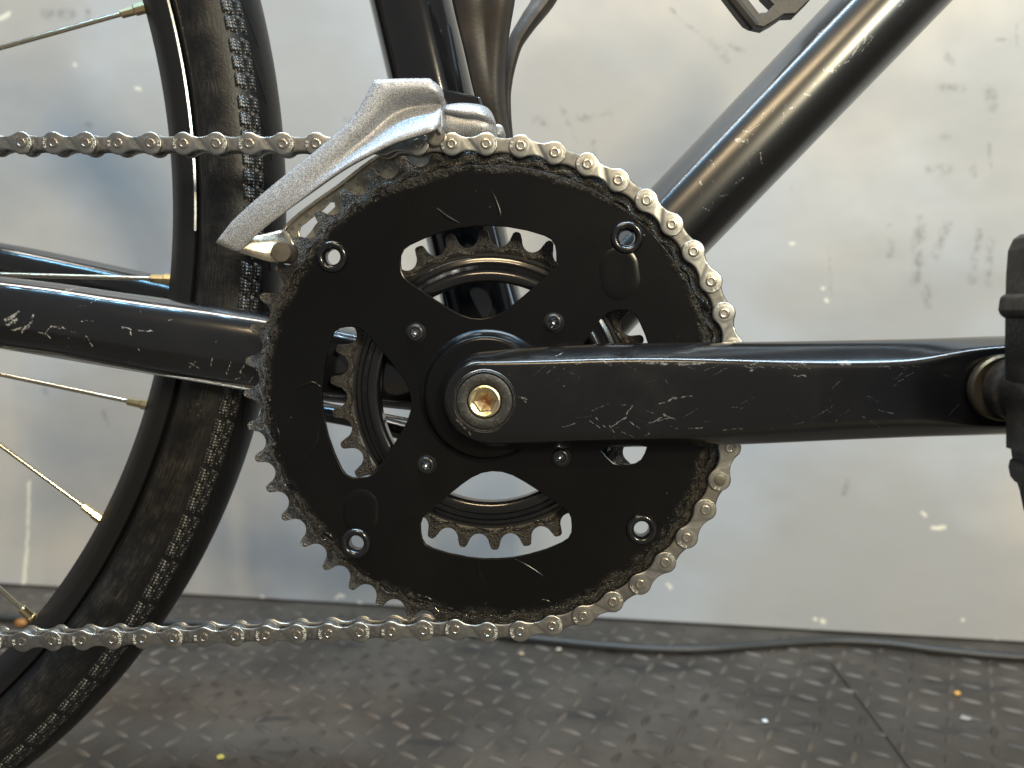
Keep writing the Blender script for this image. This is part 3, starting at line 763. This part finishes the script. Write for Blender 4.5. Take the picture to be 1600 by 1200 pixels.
def outer_mesh(marks):
    b = MB(); link_plate(b, 4.25, 2.45, -3.45, -2.55, True); k = len(b.v); fk = len(b.f)
    link_plate(b, 4.25, 2.45, 2.55, 3.45, False, 40, 6)
    for s_, t in ((-1, marks[0]), (1, marks[1])):
        if not t: continue
        n_ = len(t)
        for i, chx in enumerate(t):    # letters follow the rim of the lobe
            off = (i - (n_ - 1) / 2) * .42
            if s_ < 0: th = pi + off * -1 ; rr_ = 3.28; rot = -(pi / 2) - (-off)
            else: th = 0 - off; rr_ = 3.28; rot = (pi / 2) + off
            glyphs(b, chx, 1.6, s_ * 6.35 + rr_ * cos(th), rr_ * sin(th), (rot if s_ > 0 else rot), -3.42, 1)
    o = b.build('outer_link', [M_chain, M_letter], None, angle=50); me = o.data; bpy.data.objects.remove(o); return me
ME_A = outer_mesh(('KMC', 'KMC')); ME_B = outer_mesh(('X8', 'X8'))
b = MB(); link_plate(b, 4.0, 2.65, -2.40, -1.65, False, 44, 8); link_plate(b, 4.0, 2.65, 1.65, 2.40, False, 40, 6)
for s_ in (-1, 1): b.lathe([(3.0, -1.62), (3.6, -1.6), (3.87, -1.3), (3.87, 1.3), (3.6, 1.6), (3.0, 1.62)], (s_ * 6.35, 0, 0), 26)
o = b.build('inner_link', [M_chain_in], None, angle=50); ME_IN = o.data; bpy.data.objects.remove(o)
b = MB(); b.lathe([(2.15, -3.2), (2.12, -3.55), (1.98, -3.57)], (0, 0, 0), 30); b.cur = 1; b.lathe([(1.98, -3.57), (1.95, -3.5), (1.84, -3.5), (1.80, -3.58)], (0, 0, 0), 30); b.cur = 0
b.lathe([(1.80, -3.58), (1.70, -3.64), (1.25, -3.66), (1.08, -3.62), (.95, -3.46), (.4, -3.42)], (0, 0, 0), 30, False, True)
b.lathe([(1.6, 3.2), (1.6, 3.8), (.9, 3.9)], (0, 0, 0), 20, False, True); b.lathe([(1.7, -2.6), (1.7, 2.6)], (0, 0, 0), 12)
o = b.build('chain_rivet', [M_rivet, M_crev], None, angle=30); ME_RV = o.data; bpy.data.objects.remove(o)
b = MB(); b.lathe([(2.25, -3.2), (2.2, -3.60), (2.0, -3.66), (.5, -3.66)], (0, 0, 0), 26, False, True); b.lathe([(1.7, -2.6), (1.7, 2.6)], (0, 0, 0), 12)
o = b.build('chain_rivet', M_rivet_d, None, angle=40); ME_RD = o.data; bpy.data.objects.remove(o)
pins = {}
for k in range(0, 25):
    a = PH - k * 2 * pi / 46; pins[k] = Vector((R46 * cos(a), 0, R46 * sin(a)))
eu = at(15, 222.7, -3.4); du = (Vector((eu.x, 0, eu.z)) - pins[0]).normalized()
for k in range(1, 20): pins[-k] = pins[0] + du * (12.7 * k) + Vector((0, 0, -.12 * sin(pi * min(k, 15) / 15)))
el = at(20.6, 1003.8, -3.4); dl = (Vector((el.x, 0, el.z)) - pins[24]).normalized()
for k in range(1, 18): pins[24 + k] = pins[24] + dl * (12.7 * k) + Vector((0, 0, -.25 * sin(pi * min(k, 14) / 14)))
ks = sorted(pins); cnt = 0
for k in ks[:-1]:
    a, c = pins[k], pins[k + 1]; mid = (a + c) / 2; d = c - a; ang = atan2(d.z, d.x)
    if k in range(0, 24) and False: pass
    outer_l = (k % 2 != 0)          # (-1,0), (1,2), (3,4) ... are outer plates
    if outer_l: me = ME_B if ((k // 2) % 3 == 0) else ME_A; cnt += 1; nm = 'outer_link'
    else: me = ME_IN; nm = 'inner_link'
    if d.x < 0: ang += pi
    o = bpy.data.objects.new(nm, me); link(o, chain); o.location = mid * S; o.rotation_euler = (random.uniform(-.006, .006), -ang, random.uniform(-.004, .004))
for k in ks:
    o = bpy.data.objects.new('chain_rivet', ME_RD if k == 14 else ME_RV); link(o, chain); o.location = pins[k] * S; o.rotation_euler = (0, random.uniform(0, 6), 0)
    if k == 14: o['label'] = 'dark flat headed rivet of the joining link'

# ---------------- frame tubes
st = []
for z in (-10, 30, 80, 131, 163, 230):
    st.append(Vector((-28.7 - (z - 131) * .232, 45, z)))
seatsegs = []
M_seat = paint('gloss_black_seat_tube', (.006, .006, .007), .11, scuff=.35, dirt=.05, coat=1.0)
b = MB(); b.tube(catmull(st, 4), 17.5, 56); on_bike(b.build('seat_tube', M_seat, None, angle=60))

dsegs = []
for (a, bb, wd) in [((1286, 112), (1300, 113), .9), ((1150, 220), (1164, 222), .9), ((1254, 150), (1262, 151), .5), ((1232, 172), (1238, 170), .4), ((1308, 106), (1322, 98), .3), ((1326, 92), (1340, 72), .35), ((1346, 70), (1356, 40), .3), ((1350, 66), (1358, 60), .25), ((1160, 205), (1175, 212), .25),
                   ((1188, 190), (1192, 178), .2), ((1210, 165), (1204, 176), .15), ((1222, 178), (1219, 196), .2), ((1120, 310), (1135, 305), .15), ((1110, 250), (1115, 262), .2), ((1400, 15), (1410, 5), .2), ((1092, 285), (1096, 290), .3), ((1145, 290), (1160, 278), .2), ((1266, 138), (1270, 134), .4), ((1280, 50), (1300, 40), .2), ((1275, 60), (1290, 42), .15),
                   ((1186, 240), (1190, 256), .18), ((1098, 325), (1106, 330), .2), ((1162, 212), (1184, 196), .12), ((1340, 88), (1362, 60), .12)]:
    dsegs.append((at(*a, 27) * S, at(*bb, 27) * S, wd * S, .0010, 380))
dsegs += hairs(random.Random(9), [(1100, 230, 1180, 300), (1180, 150, 1260, 220), (1280, 40, 1380, 110), (1090, 300, 1130, 340)], 27, 26, wd=(.05, .12), ang=(.4, 2.2), ln=(1, 5))
M_down = paint('satin_black_down_tube', (.006, .006, .007), .31, dsegs, scuff=.3, dirt=.15, coat=.9, coat_r=.24)
ax = Vector((.689, 0, .7248)); nn = Vector((-.7248, 0, .689))
sec = [(3.3, 28.3), (2.5, 27.6), (1.5, 27.0), (.2, 26.4), (-2, 25.4), (-6, 24.6), (-10, 24.6), (-14, 25.4), (-18, 27.4), (-21.5, 30.5), (-24.2, 35), (-25.7, 40), (-26.2, 45)]
tops_ = [(10.2, 45), (10.0, 42), (9.2, 39.3), (7.7, 36.1), (5.9, 32.8), (4.9, 31.0), (4.4, 30.0), (3.9, 29.1)]
half = tops_ + sec
full = half + [(a_, 90 - y) for a_, y in reversed(half[1:-1])]
b = MB(); rg = []
for s_ in (-8, 20, 60, 100, 150, 210, 300, 420):
    k = 1.0
    dent = 0
    rg.append([ax * s_ + nn * ((a_ + 8) * k - 8) + Vector((0, 45 + (y - 45) * k, 0)) for a_, y in full])
b.loft(rg); on_bike(b.build('down_tube', M_down, None, angle=70))

csegs = []
for (a, bb, wd) in [((0, 500), (14, 492), 1.0), ((2, 508), (18, 498), 1.0), ((8, 515), (26, 512), .5), ((10, 492), (20, 488), .7), ((26, 518), (38, 510), .8), ((38, 510), (44, 494), .6), ((14, 505), (10, 498), .6), ((52, 520), (64, 522), .3), ((62, 522), (74, 508), .3), ((66, 522), (70, 528), .5), ((74, 510), (92, 513), .6), ((120, 503), (138, 502), .25),
                   ((127, 526), (134, 542), .3), ((182, 512), (196, 515), .5), ((196, 518), (198, 524), .4), ((205, 517), (230, 518), .5), ((82, 457), (100, 445), .35), ((88, 460), (84, 452), .3), ((128, 474), (142, 464), .2), ((252, 501), (256, 500), .3), ((280, 565), (300, 577), .25), ((282, 578), (296, 567), .2), ((318, 576), (322, 560), .3), ((342, 588), (350, 568), .3), ((364, 584), (370, 573), .2), ((376, 600), (384, 592), .2), ((206, 545), (208, 548), .3), ((270, 435), (310, 456), .12), ((355, 596), (362, 593), .2)]:
    csegs.append((at(*a, 3) * S, at(*bb, 3) * S, wd * .62 * S, .0012, 360))
csegs += hairs(random.Random(2), [(0, 450, 380, 590)], 6, 14, wd=(.05, .11), ang=(-1.6, 1.6), ln=(1, 4))
M_stay = paint('gloss_black_chainstay', (.006, .006, .007), .20, csegs, scuff=.3, dirt=.12, coat=1.0, coat_r=.11)
b = MB(); rg = []
for (xp, t_, bt_, Y, w_) in [(-120, 415, 512, 17, 11), (0, 431, 545, 18, 12), (100, 443, 558, 18, 12), (180, 455, 573, 19, 12.5), (260, 466, 588, 20, 13), (340, 476, 601, 21, 13), (420, 488, 613, 22, 13), (520, 505, 628, 24, 13), (640, 530, 640, 28, 13), (740, 560, 650, 34, 12)]:
    T = at(xp, t_, Y); B = at(xp, bt_, Y); c = (T + B) / 2; hz = (T.z - B.z) / 2; ring = []
    for k in range(40):
        t = 2 * pi * k / 40; ce, se = cos(t), sin(t); e = .82
        ring.append(Vector((c.x, Y - w_ * (abs(ce) ** e) * (1 if ce > 0 else -1), c.z + hz * (abs(se) ** e) * (1 if se > 0 else -1))))
    rg.append(ring)
b.loft(rg); on_bike(b.build('chain_stay', M_stay, None, angle=60))
# far chain stay
b = MB(); P = [at(-120, 396, 86), at(0, 412, 82), at(120, 436, 80), at(240, 462, 78), at(360, 490, 76), at(520, 520, 72), at(700, 560, 68)]
b.tube(catmull(P, 4), [10.5] * 25, 28); on_bike(b.build('chain_stay', M_black, None, angle=60))
# bottom bracket shell
b = MB(); b.lathe([(10, 4), (17, 4), (19, 6), (19.5, 11), (20.5, 12), (21.5, 13), (21.5, 77), (20, 79), (10, 79)], (0, 0, 0), 60); on_bike(b.build('bottom_bracket_shell', M_black, None, angle=40))
# kickstand-like strut and cable guide under the shell
b = MB(); P = [at(490, 642, 52), at(560, 655, 50), at(640, 676, 47), at(690, 690, 45)]; b.tube(catmull(P, 4), 4.2, 16); on_bike(b.build('lower_strut', M_black, None))
# rear derailleur cable
n = NT('steel_cable'); wv = n.math('SINE', n.math('MULTIPLY', n.vm('DOT_PRODUCT', n.co, (.9, 0, .5)), 9000.0))
M_cable = n.out((.62, .66, .70), .25, 1.0, n.bump(wv, .6, .0002))
b = MB(); b.tube([at(-80, 531, 14), at(0, 542, 14), at(390, 608, 14), at(520, 634, 15), at(650, 658, 18)], .75, 10); on_bike(b.build('shift_cable', M_cable, None))

# ---------------- rear wheel
wheel = part('rear_wheel')
WC = Vector((-443, 45, 88))
def wring(prof, name, mat, seg=260, a0=-75, a1=35, angle=30, closed=True):
    b = MB(); rg = []
    for i in range(seg + 1):
        a = radians(a0 + (a1 - a0) * i / seg)
        rg.append([(WC.x + r * cos(a), 45 + y, WC.z + r * sin(a)) for r, y in prof])
    b.loft(rg, True, True, True); return b.build(name, mat, wheel, angle=angle)
n = NT('anodised_black_rim'); z = n.noise(300, 3); z2 = n.noise(12, 3)
M_rim = n.out(n.mix(z2, (.005, .005, .0055), (.010, .0095, .009)), n.math('ADD', .33, n.math('MULTIPLY', z, .12)), .0, n.bump(z, .1, .0002), 0, .4)
rimp = [(300.8, 0), (301.4, -4), (305.5, -8.5), (309.2, -11.2), (310.5, -11.7), (314.2, -12.0), (315.4, -12.2), (315.8, -11.4), (315.8, 11.4), (309.2, 11.2), (305, 8.5), (301.4, 4)]
wring(rimp, 'rim', M_rim, a0=-180, a1=180, seg=400)
wring([(314.6, -12.1), (315.3, -12.75), (316.0, -12.3), (315.9, -11.3), (314.8, -11.3)], 'rim_edge', metal('bare_rim_edge', (.75, .73, .68), .25, .05, .1), a0=-4, a1=40)
n = NT('tyre_rubber'); a_ = n.noise(70, 5, .7); f_ = n.noise(900, 3, .6)
rad = n.vm('LENGTH', n.vm('SUBTRACT', n.vm('MULTIPLY', n.co, (1, 0, 1)), (WC.x * S, 0, WC.z * S)))
dx = n.vm('SUBTRACT', n.co, tuple(WC * S)); sp = n.t.nodes.new('ShaderNodeSeparateXYZ'); n.L(dx, sp.inputs[0])
ang_ = n.math('ARCTAN2', sp.outputs[2], sp.outputs[0]); cx_ = n.t.nodes.new('ShaderNodeCombineXYZ'); n.L(n.math('MULTIPLY', rad, 1500.0), cx_.inputs[0]); n.L(n.math('MULTIPLY', ang_, 34.0), cx_.inputs[1])
stre = n.noise(1.0, 4, .65, cx_.outputs[0])
side = n.math('MULTIPLY', n.step(rad, .318, .322), n.step(rad, .334, .338, 1, 0))
c = n.mix(n.math('MULTIPLY', n.math('ADD', n.math('MULTIPLY', side, .75), .15), n.math('MULTIPLY', n.step(a_, .35, .75), n.step(stre, .35, .7))), (.0055, .0055, .006), (.060, .052, .042))
c = n.mix(n.math('MULTIPLY', n.step(n.voro(230), 0, .08, 1, 0), n.step(n.noise(30), .55, .65)), c, (.25, .24, .22))
bead = n.math('MULTIPLY', n.step(rad, .3165, .3175), n.step(rad, .320, .321, 1, 0))
wv = n.noise(1200, 2)
h = n.math('ADD', n.math('MULTIPLY', f_, .5), n.math('MULTIPLY', bead, wv))
M_tyre = n.out(c, n.math('ADD', .30, n.math('MULTIPLY', a_, .22)), 0., n.bump(h, .5, .0006), 0, .3)
prof = []
for i in range(0, 41):
    ph = radians(-62 + 304 * i / 40)    # -62 .. 242
    r = 331 + 18.4 * sin(ph); y = -19.0 * cos(ph)
    d = degs = math.degrees(ph)
    if 60.5 < d < 63 or 117 < d < 119.5: r -= .5
    prof.append((r, y))
prof = [(315.9, -9.5), (317.2, -12.2), (318.6, -13.0)] + [p for p in prof if p[0] > 319.2] + [(318.6, 13.0), (317.2, 12.2), (315.9, 9.5)]
wring(prof, 'tyre', M_tyre, 520, -180, 180, angle=40)
# tread blocks in two columns on the shoulder, each third gap wider
n = NT('knurled_tread'); mv = n.mapv((1, 1, 1))
kn = n.voro(720, 'F1', mv, .12); z = n.noise(120, 3)
c = n.mix(n.step(kn, .22, .46, 1, 0), (.007, .007, .007), n.mix(n.step(z, .4, .65), (.10, .095, .088), (.30, .285, .26)))  # pale knurl centres: specular sparkle painted into the base colour
M_tread = n.out(c, .33, 0., n.bump(n.step(kn, .1, .6, 1, 0), 1.0, .0005), 0, .6)
def tread_mesh(p0, p1, length, skew, hgt=.75):
    b = MB(); rg = []
    for v in (0, 1):
        pass
    nu, nv = 5, 4; grid = []
    for i in range(nu + 1):
        for_ = []; u = i / nu; ph = radians(p0 + (p1 - p0) * u)
        for j in range(nv + 1):
            v = j / nv; edge = (i in (0, nu)) or (j in (0, nv)); hh = hgt - (.70 if edge else 0)
            r = 331 + (18.4 + hh) * sin(ph); y = -(19.0 + hh) * cos(ph)
            t = ((v - .5) * length + skew * (u - .5)) / 338
            for_.append(b.vert((r * cos(t) - 338, y, r * sin(t))))
        grid.append(for_)
    for i in range(nu):
        for j in range(nv): b.face(grid[i][j], grid[i + 1][j], grid[i + 1][j + 1], grid[i][j + 1])
    o = b.build('tread_block', M_tread, None, angle=25); me = o.data; bpy.data.objects.remove(o); return me
TA = tread_mesh(24, 38.5, 6.2, -1.6); TB = tread_mesh(39.8, 50.5, 6.2, -1.6)
a = 16.5; k = 0
while a > -62:
    for me in (TA, TB):
        o = bpy.data.objects.new('tread_block', me); link(o, wheel); t = radians(a)
        o.location = Vector((WC.x + 338 * cos(t), 45, WC.z + 338 * sin(t))) * S; o.rotation_euler = (0, -t, 0)
    k += 1; a -= math.degrees((6.9 + (2.0 if k % 3 == 0 else 0)) / 338)
# slit grooves beside the blocks, laid on as thin near-black tubes
b = MB()
a = 16.0; 
while a > -62:
    pts = []
    for i in range(6):
        u = i / 5; ph = radians(52 + 13 * u); r = 331 + 18.5 * sin(ph); y = -19.1 * cos(ph); t = radians(a - 3.2 * u)
        pts.append(Vector((WC.x + r * cos(t), 45 + y, WC.z + r * sin(t))))
    b.tube(pts, .28, 5); a -= math.degrees(22.7 / 338)
b.build('tread_slits', plain('slit_black_rubber', (.004, .004, .004), .5), wheel)
# spokes and nipples
M_spoke = metal('stainless_spoke', (.70, .64, .50), .2, .05, .1)
M_nip = metal('brass_nipple', (.66, .54, .32), .3, .08, .3, (.2, .12, .05))
for (a, c) in [((0, 75), (215, 15)), ((0, 429), (262, 436)), ((0, 585), (225, 632)), ((0, 695), (150, 805)), ((0, 920), (50, 965)), ((-200, -260), (140, -150)), ((-200, 1160), (-60, 1080))]:
    E = at(*c, 43); A_ = at(*a, 33); d = (E - A_).normalized(); far = E - d * 262
    b = MB(); b.tube([far, E - d * 2], 1.0, 12); b.build('spoke', M_spoke, wheel)
    b = MB(); b.tube([E - d * 7.5, E - d * 7, E - d * 1.5, E - d * 1, E + d * 4], [1.2, 1.9, 2.0, 2.5, 2.5], 8); b.build('spoke_nipple', M_nip, wheel, angle=30)
b = MB(); b.lathe([(8, -62), (12, -60), (12, -40), (30, -34), (30, -31), (16, -28), (16, 28), (30, 31), (30, 34), (10, 40), (8, 62)], (WC.x, 45, WC.z), 40, True, True); b.build('hub', M_black, wheel, angle=40)

# ---------------- front derailleur
fd = part('front_derailleur')
n = NT('silver_metallic_paint'); fl = n.noise(2600, 1, .5); f2 = n.noise(900, 2)
c = n.mix(n.step(fl, .42, .62), (.24, .25, .27), (.53, .53, .55))
M_silver = n.out(c, n.math('ADD', .34, n.math('MULTIPLY', f2, .15)), .40, n.bump(fl, .25, .0002), 0, .5)
def strip(rows, name, mat, parent, thick=1.5, sub=2, angle=180, crease=(), ends=0, corners=()):
    """rows of matching points running along the part; solidified"""
    b = MB(); idx = [[b.vert(p) for p in r] for r in rows]
    for a_, c_ in zip(idx, idx[1:]):
        for i in range(len(a_) - 1): b.face(a_[i], a_[i + 1], c_[i + 1], c_[i])
    o = b.build(name, mat, parent, angle=angle)
    m = o.modifiers.new('sub', 'SUBSURF'); m.levels = sub; m.render_levels = sub
    m2 = o.modifiers.new('th', 'SOLIDIFY'); m2.thickness = thick * S; m2.offset = 0
    if corners:
        cv_ = o.data.attributes.new('crease_vert', 'FLOAT', 'POINT')
        for r_, c_ in corners: cv_.data[idx[r_][c_]].value = 1.0
    if ends:
        b0 = {r[0] for r in idx}; b1 = {r[-1] for r in idx}
    if crease:
        cr = o.data.attributes.new('crease_edge', 'FLOAT', 'EDGE')
        for e in o.data.edges:
            for ri, cv in crease:
                if e.vertices[0] in idx[ri] and e.vertices[1] in idx[ri]: cr.data[e.index].value = cv
            if ends and ((e.vertices[0] in b0 and e.vertices[1] in b0) or (e.vertices[0] in b1 and e.vertices[1] in b1)): cr.data[e.index].value = ends
    return o
# outer cage plate: upper edge, upper face, valley, lower flange, lower edge (each left to right)
F = lambda l: [at(x, y, Y) for x, y, Y in l]
upE = F([(338, 379, -8), (364, 346, -9), (400, 313, -10), (446, 275, -10.5), (502, 231, -11), (542, 196, -11), (561, 174, -11), (575, 146, -11), (586, 126, -11), (630, 124, -11), (672, 124, -11), (689, 139, -9.5), (691, 150, -8)])
upM = F([(352, 386, -8.2), (378, 355, -10), (412, 322, -11.5), (458, 286, -12), (515, 243, -12.4), (556, 207, -12.7), (580, 183, -12.7), (596, 163, -12.7), (612, 150, -12.7), (640, 145, -12.7), (672, 142, -12.7), (688, 149, -11), (691, 157, -9)])
vl = F([(366, 392, -8.2), (390, 362, -10), (422, 330, -11.5), (468, 294, -12), (524, 253, -11.5), (566, 219, -9.5), (590, 196, -8), (612, 177, -6.2), (636, 168, -5.5), (656, 165, -5.2), (676, 163, -5.2), (688, 162, -6), (691, 166, -7)])
lf = F([(370, 393, -8.2), (394, 366, -10), (428, 334, -11.5), (474, 300, -12), (530, 257, -11.6), (573, 224, -10), (598, 204, -9), (620, 190, -9), (642, 180, -9), (660, 176, -9), (676, 174, -9), (684, 174, -9), (689, 174, -8.5)])
lo = F([(374, 393, -8), (398, 368, -9.5), (434, 340, -11), (480, 306, -12), (536, 263, -13.6), (582, 240, -13.6), (610, 226, -13.6), (630, 219, -13.6), (648, 214, -13.6), (662, 210, -13.5), (674, 206, -14), (682, 202, -13), (686, 197, -11)])
strip([upE, upM, vl, lf, lo], 'outer_cage_plate', M_silver, fd, 1.3, 2, crease=((0, 1), (1, .1), (2, .2), (3, .9), (4, 1)), ends=1, corners=((0, 0), (0, 1), (0, 8), (0, 10), (0, 11), (4, 0), (4, 12), (0, 12), (4, 9)))
# dark smudge chips come from paint wear; turned tip of the cage
M_gold2 = metal('dirty_bare_cage_steel', (.64, .59, .49), .26, .1, .6, (.10, .07, .04), 300, .25, 150, (.42, .66))
tail = [F([(377, 374, -7), (396, 370, -5), (416, 367, -3), (441, 359, 0), (449, 366, 4)]),
        F([(372, 381, -8), (394, 380, -6.5), (418, 380, -4.5), (442, 378, -1.5), (457, 382, 3)]),
        F([(368, 387, -8.5), (392, 393, -7), (416, 400, -5), (440, 400, -2), (462, 398, 3)]),
        F([(369, 392, -7.5), (393, 399, -6), (418, 408, -4), (438, 412, -1), (460, 410, 3)])]
strip(tail, 'cage_tail', M_gold2, fd, 1.6, 2, crease=((0, 1), (1, .6), (2, .9), (3, 1)), ends=1, corners=((0, 0), (3, 0), (0, 3), (2, 0)))
c = at(440, 394, -7)
b = MB(); b.lathe([(3.9, 10), (3.9, -.2), (3.5, -.7), (1, -.8)], (c.x, -7, c.z), 30, False, True)
b.build('cage_bolt', metal('dull_steel_bolt', (.22, .20, .17), .45, .1, .6, (.04, .03, .025), 300, .4, 200, (.4, .65)), fd, angle=40)
# inner cage plate with slots, behind the teeth
def px_loop(pts, Y): return [(at(x, y, Y).x, at(x, y, Y).z) for x, y in pts]
ip = px_loop([(443, 362), (450, 352), (470, 334), (500, 312), (530, 292), (560, 268), (583, 250), (600, 240), (640, 226), (700, 214), (760, 206), (775, 240), (720, 262), (660, 276), (610, 300), (570, 326), (530, 356), (498, 384), (478, 408), (466, 410), (462, 392), (452, 378)], 6.5)
s1 = px_loop([(468, 362), (471, 354), (485, 343), (505, 328), (517, 316), (523, 317), (524, 323), (510, 336), (494, 350), (486, 362), (478, 371), (470, 370)], 6.5)
plate('inner_cage_plate', [ip, s1], 5.9, 7.1, M_gold2, fd, .3)
b = MB(); P = [at(444, 360, 5.8), at(451, 351, 5.8), at(471, 333, 5.8), at(501, 311, 5.8), at(531, 290, 5.8), at(561, 266, 5.8), at(584, 249, 5.8), at(602, 239, 5.8), at(640, 226, 5.8)]
b.tube(catmull(P, 5), .9, 10); b.build('cage_lip', M_gold2, fd)
# linkage behind the cage
lk = [[at(693, 167, 2), at(712, 164, 1), at(722, 163, 1), at(742, 164, 1), at(760, 168, 2), at(768, 180, 4)],
      [at(693, 171, -1), at(712, 174, -2), at(730, 178, -2), at(745, 177, -2), at(762, 182, -1), at(772, 192, 3)],
      [at(694, 178, 1), at(712, 180, 1), at(730, 184, 1), at(745, 185, 1), at(764, 192, 1), at(774, 200, 4)],
      [at(694, 196, -.5), at(712, 198, -.5), at(730, 198, -.5), at(745, 198, -.5), at(764, 204, 1), at(775, 212, 4)],
      [at(694, 214, 3), at(712, 216, 3), at(730, 216, 3), at(745, 217, 3), at(765, 220, 4), at(778, 226, 6)]]
strip(lk, 'linkage_arm', M_silver, fd, 1.4, 2, crease=((1, .6), (2, .5)))
b = MB(); v = px_loop([(692, 142), (700, 144), (725, 150), (752, 155), (756, 170), (757, 200), (692, 206)], 8)
ypoly(b, v, 4, 26); b.build('clamp_body', M_black, fd, smooth=False, bevel=.8)
b = MB(); v = px_loop([(686, 148), (692, 148), (694, 200), (690, 212), (684, 206)], -4); ypoly(b, v, -7, 6); b.build('pivot_plate', M_silver, fd, smooth=False, bevel=.5)
c = at(680, 211, -5); b = MB(); b.lathe([(3.6, 3), (3.6, -.5), (3.0, -1), (1, -1)], (c.x, -4, c.z), 24, False, True); b.build('pivot_pin', metal('bright_pin', (.7, .64, .52), .3, .06, .2), fd)
c = at(778, 205, 8); b = MB(); b.lathe([(2.4, 8), (2.4, -1), (1.6, -1.6)], (c.x, 8, c.z), 20, False, True); b.build('adjuster_screw', M_silver, fd)

# ---------------- bottle cages
n = NT('grey_black_cage_plastic'); z = n.noise(24, 4, .6); z2 = n.noise(700, 3)
M_cage = n.out(n.mix(n.step(z, .4, .75), (.030, .028, .027), (.075, .062, .052)), n.math('ADD', .42, n.math('MULTIPLY', z2, .15)), .1, n.bump(z2, .3, .0003))
cage = part('bottle_cage')
L1 = [(700, -60, 20), (707, -20, 20), (712, 10, 20), (722, 55, 21), (733, 100, 22), (744, 150, 24), (757, 185, 26), (774, 222, 28)]
L2 = [(722, -60, 14), (728, -20, 14), (734, 8, 15), (741, 40, 18), (748, 100, 20), (757, 150, 22), (768, 190, 25), (780, 222, 27)]
L3 = [(760, -60, 18), (758, -20, 18), (757, 12, 19), (758, 40, 22), (762, 100, 22), (768, 150, 22), (776, 190, 25), (786, 222, 27)]
L4 = [(792, -60, 12), (790, -20, 12), (786, 10, 13), (778, 40, 16), (774, 100, 20), (776, 150, 22), (782, 190, 25), (790, 222, 27)]
L5 = [(805, -60, 22), (802, -20, 22), (797, 15, 22), (792, 40, 23), (785, 100, 25), (784, 150, 27), (788, 190, 28), (795, 222, 29)]
strip([F(l) for l in (L1, L2, L3, L4, L5)], 'cage_spine', M_cage, cage, 3.0, 2)
b = MB(); P = [at(880, -60, 40), at(850, 0, 36), at(826, 34, 34), at(806, 66, 33), at(796, 100, 32), at(790, 140, 32), at(790, 180, 32), at(794, 225, 34)]
b.tube(catmull(P, 5), [5.2, 5.1, 5, 4.8, 4.6, 4.4, 4.2, 4, 3.9, 3.8, 3.6, 3.5, 3.4, 3.3, 3.2, 3.0, 2.9, 2.8, 2.7, 2.6, 2.5, 2.4, 2.3, 2.2, 2.2, 2.1, 2, 2, 2, 2, 2, 2, 2, 2, 2, 2], 14, True, 1.9); b.build('cage_arm', M_cage, cage)
cage2 = part('bottle_cage')
v = px_loop([(1050, -150), (1130, -4), (1150, 22), (1163, 38), (1172, 43), (1190, 47), (1206, 38), (1222, 27), (1240, 26), (1246, 20), (1262, 4), (1300, -40), (1345, -150)], 36)
hole = px_loop([(1128, -60), (1164, 0), (1183, 24), (1195, 23), (1205, 12), (1190, -3), (1164, -60)], 36)
plate('cage_foot', [v, hole], 33, 40, M_cage, cage2, .5)
b = MB(); P = [at(1112, -60, 31), at(1146, 0, 31), at(1180, 42, 32)]; b.tube(P, 2.2, 8); b.build('cage_rib', M_cage, cage2)
